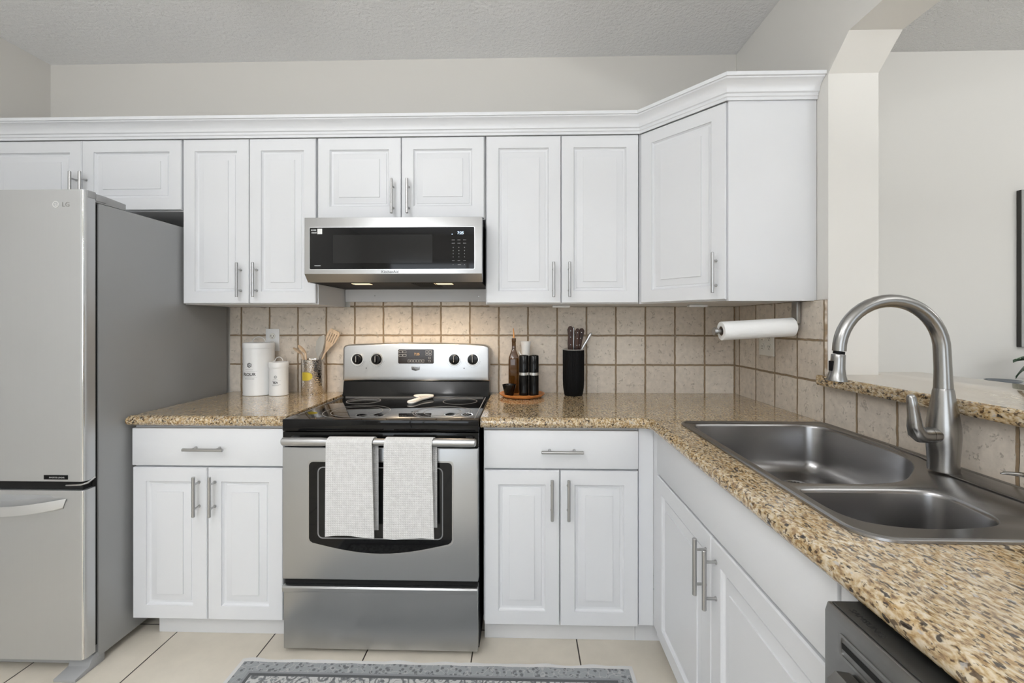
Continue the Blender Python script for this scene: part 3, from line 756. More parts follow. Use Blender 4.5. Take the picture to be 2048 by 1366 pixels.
# ------------------------------------------------------------------ range
X0, X1 = -.934, -.1695
XC = (X0+X1)/2
rg = thing('range', (XC, -.34, 0), 'freestanding stainless electric range with black glass cooktop', 'range')
mb = MB(); mb.box(X0+.002, X1-.002, -.618, -.012, .012, .8615); build('body', mb, 'matte', rg)
mb = MB(); mb.box(X0, X1, -.656, -.105, .864, .9105, .005, 3); ct = build('cooktop', mb, 'glass', rg)
mb = MB()
def ring(x, y, r, z=.9107, w_=.0012): mb.lathe([(r-w_, 0), (r+w_, 0), (r+w_, .0004), (r-w_, .0004), (r-w_, 0)], (x, y, z), 64)
for x, y, rs in ((-.70, -.50, (.135, .104)), (-.338, -.50, (.122, .112, .078)), (-.765, -.25, (.078,)), (-.30, -.25, (.080,))):
    for r_ in rs: ring(x, y, r_)
build('burner_rings', mb, 'dimlegend', ct)
mb = MB()
for a in ((X0+.018, X0+.0215, -.62, -.13), (X1-.0215, X1-.018, -.62, -.13)): mb.box(*a, .9106, .9110)
mb.box(X0+.03, X1-.03, -.127, -.125, .9106, .9110); build('border_line', mb, 'dimlegend', ct)
mb = MB(); mb.box(X0+.001, X1-.001, -.655, -.6185, .806, .862, .004); build('vent_strip', mb, 'black', rg)
mb = MB(); mb.plate([(-.1045, .9115), (-.096, .93), (-.088, .983), (-.012, .983), (-.012, .862), (-.104, .862)], X0+.004, X1-.004, 'yz', bev=.002); build('riser', mb, 'black', rg)
# control panel: rounded, slightly arched stainless face
top = [(x, 1.171+.011*(1-((x-XC)/.38)**2)) for x in (XC+.352-.0704*k for k in range(11))]
pts = [(X0-.001, .984), (X1+.001, .984), (X1-.003, 1.01), (X1-.003, 1.152), (X1-.010, 1.166)]+top+[(X0+.010, 1.166), (X0+.003, 1.152), (X0+.003, 1.01)]
mb = MB(); mb.plate(pts, -.014, -.096, 'xz', bev=.010, seg=3); cp = build('control_panel', mb, 'panel_steel' if 'panel_steel' in M else 'steel', rg)
py = -.0965
for x in (-.853, -.754, -.352, -.257):
    mt = Matrix.Translation((x, py, 1.098)) @ Matrix.Rotation(PI/2, 4, 'X')
    mb = MB(); mb.lathe([(.0275, 0), (.0335, 0), (.0325, .004), (.0275, .004), (.0275, 0)], (0, 0, 0), 40, mt); build('knob_ring', mb, 'chrome', cp)
    mb = MB(); mb.lathe([(0, 0), (.0265, 0), (.0265, .006), (.023, .010), (.022, .018), (0, .019)], (0, 0, 0), 40, mt)
    mb.box(x-.006, x+.006, py-.026, py-.012, 1.079, 1.117, .003)
    k = build('knob', mb, 'black', cp)
    mb = MB(); mb.box(x-.001, x+.001, py-.0268, py-.026, 1.085, 1.115); build('pointer', mb, 'legend', k)
for x in (-.853, -.754, -.352, -.257):
    mb = MB()
    for a in range(200, 345, 12):
        a_ = math.radians(a); mb.box(x+.040*math.cos(a_)-.0009, x+.040*math.cos(a_)+.0009, py-.0004, py, 1.098+.040*math.sin(a_)-.0009, 1.098+.040*math.sin(a_)+.0009)
    build('knob_scale', mb, 'ink', cp)
for x in (-.808, -.302): mb = MB(); mb.lathe([(0, 0), (.0028, 0), (.0028, .0005), (0, .0005)], (0, 0, 0), 12, Matrix.Translation((x, py, 1.052)) @ Matrix.Rotation(PI/2, 4, 'X')); build('indicator_dot', mb, 'ink', cp)
mb = MB(); mb.plate([(p[0], p[1]) for p in rrect(-.642, -.458, 1.076, 1.149, .006, 4)], py-.0015, py, 'xz'); dp = build('display', mb, simple('brown_black_glass', (.018, .012, .009), .1), cp)
text('clock_digits', '7:25', .017, 'amber', dp, (-.545, py-.0018, 1.119), (1, 0, 0), (0, 0, 1), .0004)
mb = MB(); yd = py-.0019
def outline(x0, x1, z0, z1, w_=.0011):
    mb.box(x0, x1, yd, yd+.0003, z0, z0+w_); mb.box(x0, x1, yd, yd+.0003, z1-w_, z1); mb.box(x0, x0+w_, yd, yd+.0003, z0, z1); mb.box(x1-w_, x1, yd, yd+.0003, z0, z1)
for a in ((-.638, -.620, 1.131, 1.143), (-.618, -.600, 1.131, 1.143), (-.638, -.620, 1.112, 1.124), (-.618, -.600, 1.112, 1.124)): outline(*a)
for k in range(6): outline(-.592+k*.0145, -.580+k*.0145, 1.083, 1.096)
for k in range(2): outline(-.500+k*.017, -.487+k*.017, 1.130, 1.144); outline(-.500+k*.017, -.487+k*.017, 1.118, 1.127)
outline(-.486, -.474, 1.100, 1.110); outline(-.486, -.474, 1.084, 1.094)
build('keypad', mb, 'legend', dp)
mb = MB(); mb.plate([(XC-.022, 1.063), (XC-.020, 1.044), (XC, 1.038), (XC+.020, 1.044), (XC+.022, 1.063)], py-.0015, py, 'xz', bev=.0005); bd = build('badge', mb, 'badge', cp)
text('lettering', 'MAYTAG', .0105, 'ink', bd, (XC, py-.0018, 1.051), (1, 0, 0), (0, 0, 1), .0004)
mb = MB(); mb.lathe([(0, 0), (.015, 0), (.015, .012), (0, .012)], (-.88, -.06, 1.168), 16); mb.bm.free()
# oven door
DY = -.658
mb = MB(); mb.box(X0+.002, X1-.002, DY, -.619, .292, .803, .004, 3); od = build('oven_door', mb, 'steel_v', rg)
def win(grow, zt, zb, zmid, r=.016):
    x0, x1 = -.826-grow, -.272+grow; zt += grow; zb -= grow; zmid -= grow
    p = [(x0+r-r*math.cos(a), zt-r+r*math.sin(a)) for a in (k/5*PI/2 for k in range(6))]
    p += [(x1-r+r*math.sin(a), zt-r+r*math.cos(a)) for a in (k/5*PI/2 for k in range(6))]
    p += [(x1, zb+r), (x1-.004, zb+.006), (x1-.014, zb-.001)]
    p += [(x1-.014-(x1-x0-.028)*k/14, zb-.001+(zmid-zb)*math.sin(PI*k/14)) for k in range(1, 14)]
    p += [(x0+.014, zb-.001), (x0+.004, zb+.006), (x0, zb+r)]
    return p
mb = MB(); mb.plate(win(.006, .748, .437, .398), DY-.002, DY, 'xz'); build('window_trim', mb, 'nickel', od)
mb = MB(); mb.plate(win(0, .748, .437, .398), DY-.0035, DY-.0021, 'xz'); wg = build('window', mb, 'glass', od)
mb = MB(); mb.plate(rrect(-.790, -.308, .455, .728, .02, 4), DY-.0042, DY-.0036, 'xz'); ig = build('inner_window', mb, 'ovenglass', wg)
mb = MB(); mb.plate(rrect(-.792, -.306, .453, .730, .02, 4), DY-.0046, DY-.0043, 'xz', [rrect(-.788, -.310, .457, .726, .018, 4)]); build('window_line', mb, 'dimlegend', wg)
# handle: fat ends, slimmer middle
mb = MB()
hz_, hy = .838, -.704
Xa, Xb = -.908, -.175
xs = [Xa, Xa+.005, Xa+.05, Xa+.15, Xa+.18, Xb-.18, Xb-.15, Xb-.05, Xb-.005, Xb]
mb.tube([(x, hy, hz_) for x in xs], [.011, .0155, .0165, .0165, .0135, .0135, .0165, .0165, .0155, .011], 22)
for x in (Xa+.03, Xb-.03): mb.box(x-.014, x+.014, hy+.006, -.6555, hz_-.012, hz_+.010, .003)
for v in mb.bm.verts:
    if v.co.y > -.68 and v.co.z > .8: pass
build('handle', mb, 'nickel', od)
# drawer
mb = MB(); mb.plate([(-.619, .020), (DY+.006, .020), (DY+.006, .242), (DY-.006, .246), (DY-.008, .262), (DY-.004, .2685), (-.619, .2685)], X0+.004, X1-.004, 'yz', bev=.0015); build('storage_drawer', mb, 'steel_v', rg)
mb = MB(); mb.box(X0+.006, X1-.006, -.646, -.6185, .2695, .2915); build('drawer_gap', mb, 'dark', rg)
for x in (X0+.06, X1-.06):
    mb = MB(); mb.tube([(x, -.6, .0005), (x, -.6, .0118)], .012, 12); build('leg', mb, 'matte', rg)

# towels on the oven handle
def towel(xa, xb, zf, zb, seed, label):
    rnd = random.Random(seed); ph = rnd.random()*6
    sec = [(-.6845, zb)]
    n = 12
    for k in range(1, n): sec.append((-.6845+.0*k, zb+(hz_-zb)*k/n))
    for k in range(9):
        a = k/8*PI; sec.append((hy+.0195*math.cos(a), hz_+.0195*math.sin(a)))
    for k in range(1, 25): sec.append((hy-.0195-.0015*math.sin(k/24*PI), hz_+(zf-hz_)*k/24))
    b = bmesh.new(); nx = 18; rows = []
    for i, (y, z) in enumerate(sec):
        back = i < n; fr_ = i/len(sec)
        row = []
        for k in range(nx+1):
            u = k/nx
            drop = max(0, (hz_-z)/.37)
            x = xa+(xb-xa)*u + (.013 if back else .010*max(0, 1-(i-n)/8) if i < n+9 else 0)+drop*.003*(1 if not back else 0)*(u-.2)*4
            yy = y + (.0014*math.sin(u*7+ph)+.001*math.sin(u*17+ph*2))*drop*(0 if back else 1)
            zz = z + ((.0035*math.sin(u*5+ph)-.004*u) if i in (len(sec)-1,) else 0)
            row.append(b.verts.new((x, yy, zz)))
        rows.append(row)
    for a, c in zip(rows, rows[1:]):
        for k in range(nx): b.faces.new((a[k], a[k+1], c[k+1], c[k]))
    bmesh.ops.recalc_face_normals(b, faces=b.faces)
    bmesh.ops.solidify(b, geom=b.faces[:], thickness=.0028)
    mb = MB(); mb.add(b)
    return single('dish_towel', mb, 'towel', ((xa+xb)/2, hy, hz_), label, 'towel', 'dish towels on the oven handle', smooth=60)
towel(-.732, -.560, .493, .500, 2, 'white waffle dish towel hanging on the left half of the oven handle')
towel(-.515, -.337, .488, .512, 5, 'white waffle dish towel hanging on the right half of the oven handle')

# white ceramic spoon rest on the cooktop
b = bmesh.new()
def sr(s):  # width along the piece
    return
outl = [(-.446, -.162), (-.452, -.132), (-.485, -.114), (-.528, -.120), (-.550, -.146), (-.535, -.172), (-.510, -.190), (-.512, -.225), (-.530, -.275), (-.538, -.315), (-.524, -.338), (-.502, -.334), (-.490, -.292), (-.480, -.240), (-.460, -.195)]
outl = catmull(outl, 4)
c_ = (-.492, -.155)
mb = MB(); t_ = bmesh.new()
L0 = [t_.verts.new((p[0], p[1], .9175)) for p in outl]
def ringz(d, z): return [t_.verts.new((p[0], p[1], z)) for p in shrink(outl, d)]
bot = ringz(.005, .9113); mid = ringz(.0015, .9225); inn = ringz(.006, .919)
for a_, b_ in ((bot, L0), (L0, mid), (mid, inn)):
    for j in range(len(a_)): t_.faces.new((a_[j], a_[(j+1) % len(a_)], b_[(j+1) % len(b_)], b_[j]))
t_.faces.new(inn); t_.faces.new(bot[::-1]); bmesh.ops.recalc_face_normals(t_, faces=t_.faces); mb.add(t_)
single('spoon_rest', mb, 'whiteglz', (-.51, -.22, .9112), 'white ceramic spoon rest lying on the cooktop', 'spoon rest', smooth=50)
b.free()

# ------------------------------------------------------------------ microwave
mw = thing('microwave', (-.56, -.23, 1.46), 'stainless low-profile over-the-range microwave with black glass door', 'microwave')
MX0, MX1, MY = -.9485, -.1765, -.456
mb = MB(); mb.box(MX0+.004, MX1-.004, -.42, -.0195, 1.470, 1.741, .003); build('body', mb, 'matte', mw)
# face with a chin that folds back underneath
prof = [(-.4205, 1.757), (MY, 1.757), (MY, 1.497), (MY+.006, 1.490), (-.425, 1.463), (-.4205, 1.463)]
prof = [(y, z-(.016 if z > 1.7 else 0)) for y, z in prof]
mb = MB(); mb.plate(prof, MX0, MX1, 'yz', bev=.0015); fc_ = build('front_frame', mb, 'mw_steel' if 'mw_steel' in M else 'steel', mw)
wx0, wx1, wz0, wz1 = -.924, -.209, 1.517, 1.697
mb = MB(); mb.plate(rrect(wx0-.002, wx1+.002, wz0-.002, wz1+.002, .006, 4), MY-.001, MY-.0001, 'xz'); build('bright_edge', mb, 'bright', fc_)
mb = MB(); mb.plate(rrect(wx0, wx1, wz0, wz1, .005, 4), MY-.0025, MY-.0011, 'xz'); gl = build('glass_door', mb, 'glass', mw)
gy = MY-.0027
mb = MB(); mb.plate(rrect(-.822, -.39, 1.543, 1.665, .003, 3), gy, gy+.0001, 'xz'); build('viewing_window', mb, 'ovenglass', gl)
text('clock_digits', '7:25', .016, 'lit', gl, (-.268, gy, 1.666), (1, 0, 0), (0, 0, 1), .0003, bold=.0003)
mb = MB(); mb.box(-.306, -.3025, gy, gy+.0002, 1.664, 1.6675); build('indicator', mb, 'lit', gl)
mb = MB()
for r_ in range(2):
    for k in range(3): mb.box(-.306+k*.0245, -.293+k*.0245, gy, gy+.0002, 1.640-r_*.014, 1.642-r_*.014)
for r_ in range(4):
    for k in range(3): mb.box(-.301+k*.0245, -.2985+k*.0245, gy, gy+.0002, 1.607-r_*.0135, 1.6105-r_*.0135)
for k in range(3):
    mb.box(-.305+k*.0245, -.294+k*.0245, gy, gy+.0002, 1.551, 1.553)
mb.box(-.301, -.299, gy, gy+.0002, 1.533, 1.536); mb.box(-.280, -.266, gy, gy+.0002, 1.533, 1.536); mb.box(-.252, -.2495, gy, gy+.0002, 1.533, 1.536)
build('keypad', mb, 'dimlegend', gl)
mb = MB(); mb.box(-.890, -.869, gy, gy+.0003, 1.669, 1.692); st = build('sticker', mb, 'white', gl, label='small white sticker')
mb = MB()
for k in range(4): mb.box(-.917+k*.0058, -.9130+k*.0058, gy, gy+.0002, 1.683, 1.689); mb.box(-.915+k*.0058, -.911+k*.0058, gy, gy+.0002, 1.672, 1.678)
mb.box(-.903, -.876, gy, gy+.0002, 1.531, 1.5335)
build('printed_marks', mb, 'legend', gl)
text('lettering', 'KitchenAid', .0165, 'ink', fc_, (-.574, MY-.0006, 1.5), (1, 0, 0), (0, 0, 1), .0005)
mb = MB(); mb.box(MX0+.006, MX1-.006, -.419, -.03, 1.4625, 1.4695)
for k in range(14): mb.box(-.50+k*.008, -.496+k*.008, -.38, -.2, 1.4605, 1.4624)
build('underside', mb, 'matte', mw)
for x in (-.735, -.360):
    mb = MB(); mb.box(x-.04, x+.04, -.375, -.325, 1.4612, 1.4624, .0005); build('task_lamp', mb, 'spotlens', mw)
    l = bpy.data.lights.new('task_lamp_light', 'AREA'); l.shape = 'RECTANGLE'; l.size = .08; l.size_y = .05; l.energy = 1.35; l.color = (1, .76, .50); l.spread = 2.1
    lo = bpy.data.objects.new('task_lamp_light', l); COL.objects.link(lo); lo.location = (x, -.35, 1.459); lo.rotation_euler = (.35, 0, 0)

# ------------------------------------------------------------------ dishwasher
DX = .456
dw = thing('dishwasher', (.8, -1.95, 0), 'dark stainless dishwasher under the granite countertop in the lower right corner', 'dishwasher')
mb = MB(); mb.box(DX+.061, 1.1, -2.247, -1.651, .02, .8665); build('tub', mb, 'matte', dw)
mb = MB(); mb.plate([(DX+.0005, .11), (DX, .85), (DX+.004, .863), (DX+.06, .863), (DX+.06, .11)], -2.2475, -1.650, 'xz', bev=.002)
dd = build('door', mb, 'dw', dw)
mb = MB(); mb.box(DX+.008, DX+.058, -2.242, -1.655, .8632, .8655, .0005); cs = build('control_strip', mb, 'dwdark', dw)
text('lettering', 'SAMSUNG', .0125, 'ink', cs, (DX+.018, -1.703, .8656), (0, -1, 0), (1, 0, 0), .0006)
mb = MB(); mb.plate(rrect(-2.21, -1.682, .805, .838, .004, 3), DX-.0015, DX-.0001, 'yz', [rrect(-2.206, -1.686, .809, .834, .003, 3)]); build('groove_frame', mb, 'nickel', dd)
mb = MB(); mb.box(DX-.0008, DX-.0001, -2.205, -1.687, .818, .826); build('groove', mb, 'dark', dd)
mb = MB(); mb.plate([(DX-.0002, .797), (DX-.022, .800), (DX-.034, .79), (DX-.036, .765), (DX-.026, .74), (DX-.0002, .728)], -2.235, -1.702, 'xz', bev=.004, seg=3); build('handle', mb, 'dw', dd)
mb = MB(); mb.box(.575, .59, -2.247, -1.651, .0005, .105); build('toe_kick', mb, 'matte', dw)

# ------------------------------------------------------------------ objects left of the range
def canister(x, y, r, h, word, wsize, label, small):
    z = .9145
    t = thing('canister', (x, y, z), label, 'canister', 'white kitchen canisters')
    mb = MB(); mb.lathe([(0, 0), (r-.002, 0), (r, .002), (r, .006), (r-.001, .008), (r-.001, h-.028), (0, h-.028)], (x, y, z), 48); bd_ = build('body', mb, 'white', t)
    mb = MB(); mb.lathe([(r+.001, h-.0275), (r+.0015, h-.004), (r-.001, h), (r-.004, h+.001), (r-.006, h-.0005), (0, h+.001)], (x, y, z), 48); ld = build('lid', mb, 'white', t)
    hw = r*.55
    mb = MB(); mb.tube([(x-hw*1.25, y, z+h+.002), (x-hw, y, z+h+.003)]+[(x-hw*.82*math.cos(a), y, z+h+.004+.026*math.sin(a)*(r/.072)**.5) for a in (k/12*PI for k in range(13))]+[(x+hw, y, z+h+.003), (x+hw*1.25, y, z+h+.002)], .0028, 10, squash=((0, 0, 1), .6))
    build('handle', mb, 'white', ld)
    # printed face turned a little to the left: follow the cylinder
    ang = math.radians(-94 if not small else -80)
    def wrap(name, build_fn, mat_):
        mb = MB(); build_fn(mb); 
        for v in mb.bm.verts:
            s_, o_, zz = v.co.x, v.co.y, v.co.z
            a = ang+s_/r; v.co = Vector((x+(r+.0002+o_)*math.cos(a), y+(r+.0002+o_)*math.sin(a), z+zz))
        build(name, mb, mat_, bd_)
    k = r/.072
    zt = h*.585 if not small else h*.57
    def hexa(mb):
        R_ = .0125*k; P6 = [(R_*math.sin(i*PI/3), R_*math.cos(i*PI/3)+zt) for i in range(6)]
        q6 = [(.78*R_*math.sin(i*PI/3), .78*R_*math.cos(i*PI/3)+zt) for i in range(6)]
        mb.plate(P6[::-1], 0, .0004, 'xz', [q6[::-1]])
        mb.box(-.001, .006*k, 0, .0004, zt-.001, zt+.001); mb.box(-.004*k, .004*k, 0, .0004, zt-.006*k, zt-.0045*k); mb.box(-.005*k, .003*k, 0, .0004, zt+.0045*k, zt+.006*k); mb.box(-.006*k, -.0045*k, 0, .0004, zt-.006*k, zt+.006*k)
    wrap('emblem', hexa, 'ink' if not small else 'greyink')
    def lines(mb):
        n = 10
        for zz in (zt-.030*k, zt-.060*k):
            for i in range(n): mb.box(-.030*k+i*.0068*k, -.0232*k+i*.0068*k, 0, .0003, zz, zz+.0007)
        for i in range(9): mb.box(-.026*k+i*.0057*k, -.0215*k+i*.0057*k, 0, .0003, zt-.069*k, zt-.0665*k)
        for i in range(7): mb.box(-.022*k+i*.0057*k, -.0175*k+i*.0057*k, 0, .0003, zt-.021*k, zt-.0198*k)
    wrap('printed_lines', lines, 'greyink')
    cu = bpy.data.curves.new('t', 'FONT'); cu.body = word; cu.size = wsize; cu.align_x = 'CENTER'; cu.extrude = .0001; cu.offset = .0003
    to = bpy.data.objects.new('t', cu); me = bpy.data.meshes.new_from_object(to); bpy.data.objects.remove(to)
    def letters(mb):
        mb.bm.from_mesh(me)
        for v in mb.bm.verts: v.co = Vector((v.co.x-.003*k, v.co.z+.0002, v.co.y+zt-.053*k))
    wrap('lettering', letters, 'ink')
    return t
canister(-1.376, -.086, .0735, .268, 'FLOUR', .022, 'tall white metal canister lettered FLOUR beside the refrigerator', False)
canister(-1.256, -.112, .0455, .170, 'TEA', .015, 'small white metal canister lettered TEA', True)

cx0, cy0, cr = -1.098, -.075, .056
t = thing('utensil_crock', (cx0, cy0, .9145), 'hammered stainless utensil crock with yellow label left of the range', 'crock')
mb = MB(); mb.lathe([(0, 0), (cr-.002, 0), (cr, .003), (cr, .178), (cr+.001, .181), (cr-.001, .182), (cr-.003, .179), (cr-.003, .006), (0, .006)], (cx0, cy0, .9145), 48); cb_ = build('body', mb, 'hammered', t)
t_ = bmesh.new(); ra = []
for k in range(9):
    a = math.radians(-122+k*7); e = math.sqrt(max(.12, 1-max(0, (k-4)/4.4)**2)); 
    ra.append([t_.verts.new((cx0+(cr+.0012)*math.cos(a), cy0+(cr+.0012)*math.sin(a), .9145+.097+s*.021*e)) for s in (-1, 1)])
for p_, q_ in zip(ra, ra[1:]): t_.faces.new((p_[0], q_[0], q_[1], p_[1]))
bmesh.ops.recalc_face_normals(t_, faces=t_.faces); bmesh.ops.solidify(t_, geom=t_.faces[:], thickness=.0006)
mb = MB(); mb.add(t_); build('label_sticker', mb, 'gold', cb_, label='yellow label')
def utensil(name, foot, tip, head, mat, label, hw=.02, grp='utensils in the steel crock'):
    """handle from foot to neck, then a head shape built in the plane facing the camera"""
    f, tp = Vector(foot), Vector(tip); d = (tp-f).normalized(); sd = Vector((0, -1, 0)).cross(d).normalized(); nn = d.cross(sd)
    L_ = (tp-f).length
    mt = Matrix((sd, d, nn)).transposed().to_4x4(); mt.translation = f
    o = thing(name, tuple(f), label, 'utensil', grp)
    mb = MB(); mb.tube([f, f+d*(L_-head*.93)], [.0055, .0050], 12); build('handle', mb, mat, o)
    return o, mt, L_
# slotted turner
o, mt, L_ = utensil('slotted_turner', (-1.138, -.052, .925), (-.985, -.058, 1.247), .105, 'spoonwood', 'pale wooden slotted turner standing in the steel crock')
mb = MB(); t2 = MB()
t2.plate([(-.006, L_-.125), (.006, L_-.125), (.012, L_-.10), (.030, L_-.055), (.033, L_-.02), (.024, L_), (-.022, L_-.002), (-.031, L_-.015), (-.028, L_-.06), (-.012, L_-.10)], -.002, .002, 'xy', [[(x-.0022, L_-.07), (x+.0022, L_-.07), (x+.0022, L_-.02), (x-.0022, L_-.02)] for x in (-.018, -.006, .006, .018)])
bmesh.ops.transform(t2.bm, matrix=mt, verts=t2.bm.verts); build('blade', t2, 'spoonwood', o)
# grey spatula
o, mt, L_ = utensil('spatula', (-1.100, -.070, .925), (-1.050, -.071, 1.225), .10, 'greyspoon', 'grey-white spatula standing in the steel crock')
t2 = MB(); t2.plate([(-.006, L_-.12), (.006, L_-.12), (.020, L_-.09), (.024, L_-.04), (.010, L_-.012), (-.012, L_), (-.02, L_-.03), (-.018, L_-.08)], -.003, .003, 'xy', bev=.0015); bmesh.ops.transform(t2.bm, matrix=mt, verts=t2.bm.verts); build('blade', t2, 'greyspoon', o)
# two wooden spoons leaning left
for tip, lb, nm in (((-1.165, -.085, 1.172), 'pale wooden spoon leaning left in the steel crock, curved towards the canisters', 'wooden_spoon'), ((-1.128, -.107, 1.180), 'wooden spoon with curved neck in the steel crock, second from the left', 'wooden_spoon')):
    f = Vector((-1.085, tip[1], .925)); tp = Vector(tip)
    o = thing(nm, tuple(f), lb, 'utensil', 'utensils in the steel crock')
    mid = f.lerp(tp, .55)+Vector((-.006, 0, .006))
    mb = MB(); mb.tube([f, mid, f.lerp(tp, .78)+Vector((-.003, 0, .006))], [.0055, .005, .006], 12); build('handle', mb, 'spoonwood', o)
    d = (tp-f).normalized(); sd = Vector((0, 0, 1)).cross(d).normalized(); c0 = f.lerp(tp, .78)+Vector((-.003, 0, .006))
    mb = MB(); t_ = bmesh.new(); bmesh.ops.create_uvsphere(t_, u_segments=16, v_segments=10, radius=1)
    up_ = Vector((0, 0, 1)); dd_ = (Vector((-.75, 0, .55))).normalized() if nm and tip[0] < -1.15 else Vector((-.6, 0, .7)).normalized()
    s2 = Vector((0, 1, 0)); n2 = dd_.cross(s2)
    m2 = Matrix((dd_*.030, s2*.019, n2*.0055)).transposed().to_4x4(); m2.translation = c0+dd_*.026
    mb.add(t_, m2); build('bowl', mb, 'spoonwood', o)
# whisk-like steel handle end
mb = MB(); mb.tube([(-1.098, -.0395, .925), (-1.083, -.0385, 1.09), (-1.076, -.0375, 1.155)], [.004, .0055, .0065], 12, squash=((0, 1, 0), .5))
single('steel_ladle_handle', mb, 'nickel', (-1.098, -.0395, .925), 'short steel utensil handle standing in the crock between spatula and spoons', 'utensil', 'utensils in the steel crock')

# outlets
def plate_thing(mt, label, gang):
    t = thing('wall_outlet', tuple(mt.translation), label, 'outlet', 'outlet plates on the backsplash')
    def put(mb): bmesh.ops.transform(mb.bm, matrix=mt, verts=mb.bm.verts); return mb
    wd = .037 if gang == 1 else .060
    mb = MB(); mb.box(-wd, wd, -.006, -.0005, -.060, .060, .002); pl = build('cover_plate', put(mb), 'white' if gang == 1 else 'plastic', t)
    cols = [0] if gang == 1 else [-.028, .028]
    for i, cx_ in enumerate(cols):
        for zz in (.020, -.020):
            mb = MB(); mb.lathe([(0, 0), (.0165, 0), (.0165, .002), (0, .002)], (0, 0, 0), 24, Matrix.Translation((cx_, -.0061, zz)) @ Matrix.Rotation(PI/2, 4, 'X')); rc = build('receptacle', put(mb), 'plastic', pl)
            mb = MB(); mb.box(cx_-.0075, cx_-.0055, -.0086, -.0082, zz-.002, zz+.008); mb.box(cx_+.0055, cx_+.0075, -.0086, -.0082, zz-.002, zz+.007); mb.lathe([(0, 0), (.0028, 0), (.0028, .0004), (0, .0004)], (0, 0, 0), 10, Matrix.Translation((cx_, -.0082, zz-.008)) @ Matrix.Rotation(PI/2, 4, 'X')); build('slots', put(mb), 'ink', pl)
    return t
plate_thing(Matrix.Translation((-1.352, 0, 1.193)), 'white single outlet plate on the tiles behind the tall canister', 1)
mt = Matrix(((0, 1, 0), (-1, 0, 0), (0, 0, 1))).to_4x4(); mt.translation = Vector((1.1175, -.300, 1.195))
mt = Matrix.Translation((1.1175, -.300, 1.195)) @ Matrix.Rotation(-PI/2, 4, 'Z')
plate_thing(mt, 'ivory double outlet plate on the side wall below the paper towel roll', 2)

# ------------------------------------------------------------------ objects right of the range
TX, TY = -.005, -.126
mb = MB(); mb.lathe([(0, 0), (.085, 0), (.100, .004), (.113, .014), (.114, .018), (.108, .019), (.100, .014), (0, .013)], (TX, TY, .9145), 56)
single('round_tray', mb, 'tray', (TX, TY, .9145), 'round orange wooden tray on the granite right of the range', 'tray', smooth=50)
TZ = .9145+.0132
t = thing('oil_bottle', (-.047, -.085, TZ), 'brown glass oil bottle with copper spout standing on the wooden tray', 'bottle')
mb = MB(); sq = rrect(-.074, -.020, -.112, -.058, .012, 4)
t_ = bmesh.new(); prev = None
for k_, z_ in ((.9, 0), (1, .004), (1, .165), (.93, .182), (.62, .205), (.40, .222), (.36, .26), (.41, .262), (.41, .278), (.36, .279)):
    q = [t_.verts.new((-.047+(p[0]+.047)*k_, -.085+(p[1]+.085)*k_, TZ+z_)) for p in sq]
    if prev is None: t_.faces.new(q[::-1])
    else:
        for j in range(len(q)): t_.faces.new((prev[j], prev[(j+1) % len(q)], q[(j+1) % len(q)], q[j]))
    prev = q
t_.faces.new(prev); bmesh.ops.recalc_face_normals(t_, faces=t_.faces); mb.add(t_); build('glass', mb, 'amberglass', t, smooth=50)
mb = MB(); mb.tube([(-.047, -.085, TZ+.280), (-.047, -.085, TZ+.292), (-.048, -.085, TZ+.315), (-.050, -.085, TZ+.330)], [.006, .0042, .003, .002], 12); build('pour_spout', mb, 'copper', t)
t = thing('white_pitcher', (.014, -.075, TZ), 'slim white flared pitcher standing behind the black grinders', 'pitcher')
mb = MB(); mb.lathe([(0, 0), (.022, 0), (.0205, .10), (.020, .19), (.0235, .235), (.0275, .262), (.0265, .262), (.0215, .235), (.018, .19), (.018, .02), (0, .02)], (.014, -.075, TZ), 32); build('body', mb, 'whiteglz', t)
mb = MB(); mb.tube([(-.008, -.075, TZ+.190), (-.017, -.075, TZ+.200), (-.022, -.075, TZ+.212)], [.0045, .0035, .002], 10); build('spout', mb, 'whiteglz', t)
for x, lb in ((.0045, 'tall black pepper grinder with silver window, left one of the pair on the tray'), (.0535, 'tall black salt grinder with silver window, right one of the pair on the tray')):
    y = -.165; r = .0242
    t = thing('grinder', (x, y, TZ), lb, 'grinder', 'black grinders on the tray')
    mb = MB(); mb.lathe([(0, 0), (r-.001, 0), (r, .001), (r, .099), (0, .099)], (x, y, TZ), 32); build('base', mb, 'black', t)
    mb = MB(); mb.lathe([(0, .0995), (r-.0008, .0995), (r-.0008, .1125), (0, .1125)], (x, y, TZ), 32); build('band', mb, 'band', t, label='silver band')
    mb = MB(); mb.lathe([(0, .113), (r, .113), (r, .194), (r-.002, .197), (r-.006, .198), (r-.008, .196), (0, .196)], (x, y, TZ), 32); build('head', mb, 'black', t)
    mb = MB()
    for zz in (.108, .104): mb.box(x-.006, x+.006, y-r-.0003, y-r+.0007, TZ+zz, TZ+zz+.0012)
    build('printed_marks', mb, 'greyink', t)
mb = MB(); mb.lathe([(0, 0), (.020, 0), (.022, .002), (.034, .052), (.0345, .054), (.033, .054), (.021, .006), (0, .005)], (-.068, -.178, TZ), 40)
single('small_bowl', mb, 'black', (-.068, -.178, TZ), 'small glossy black bowl at the front left of the wooden tray', 'bowl')
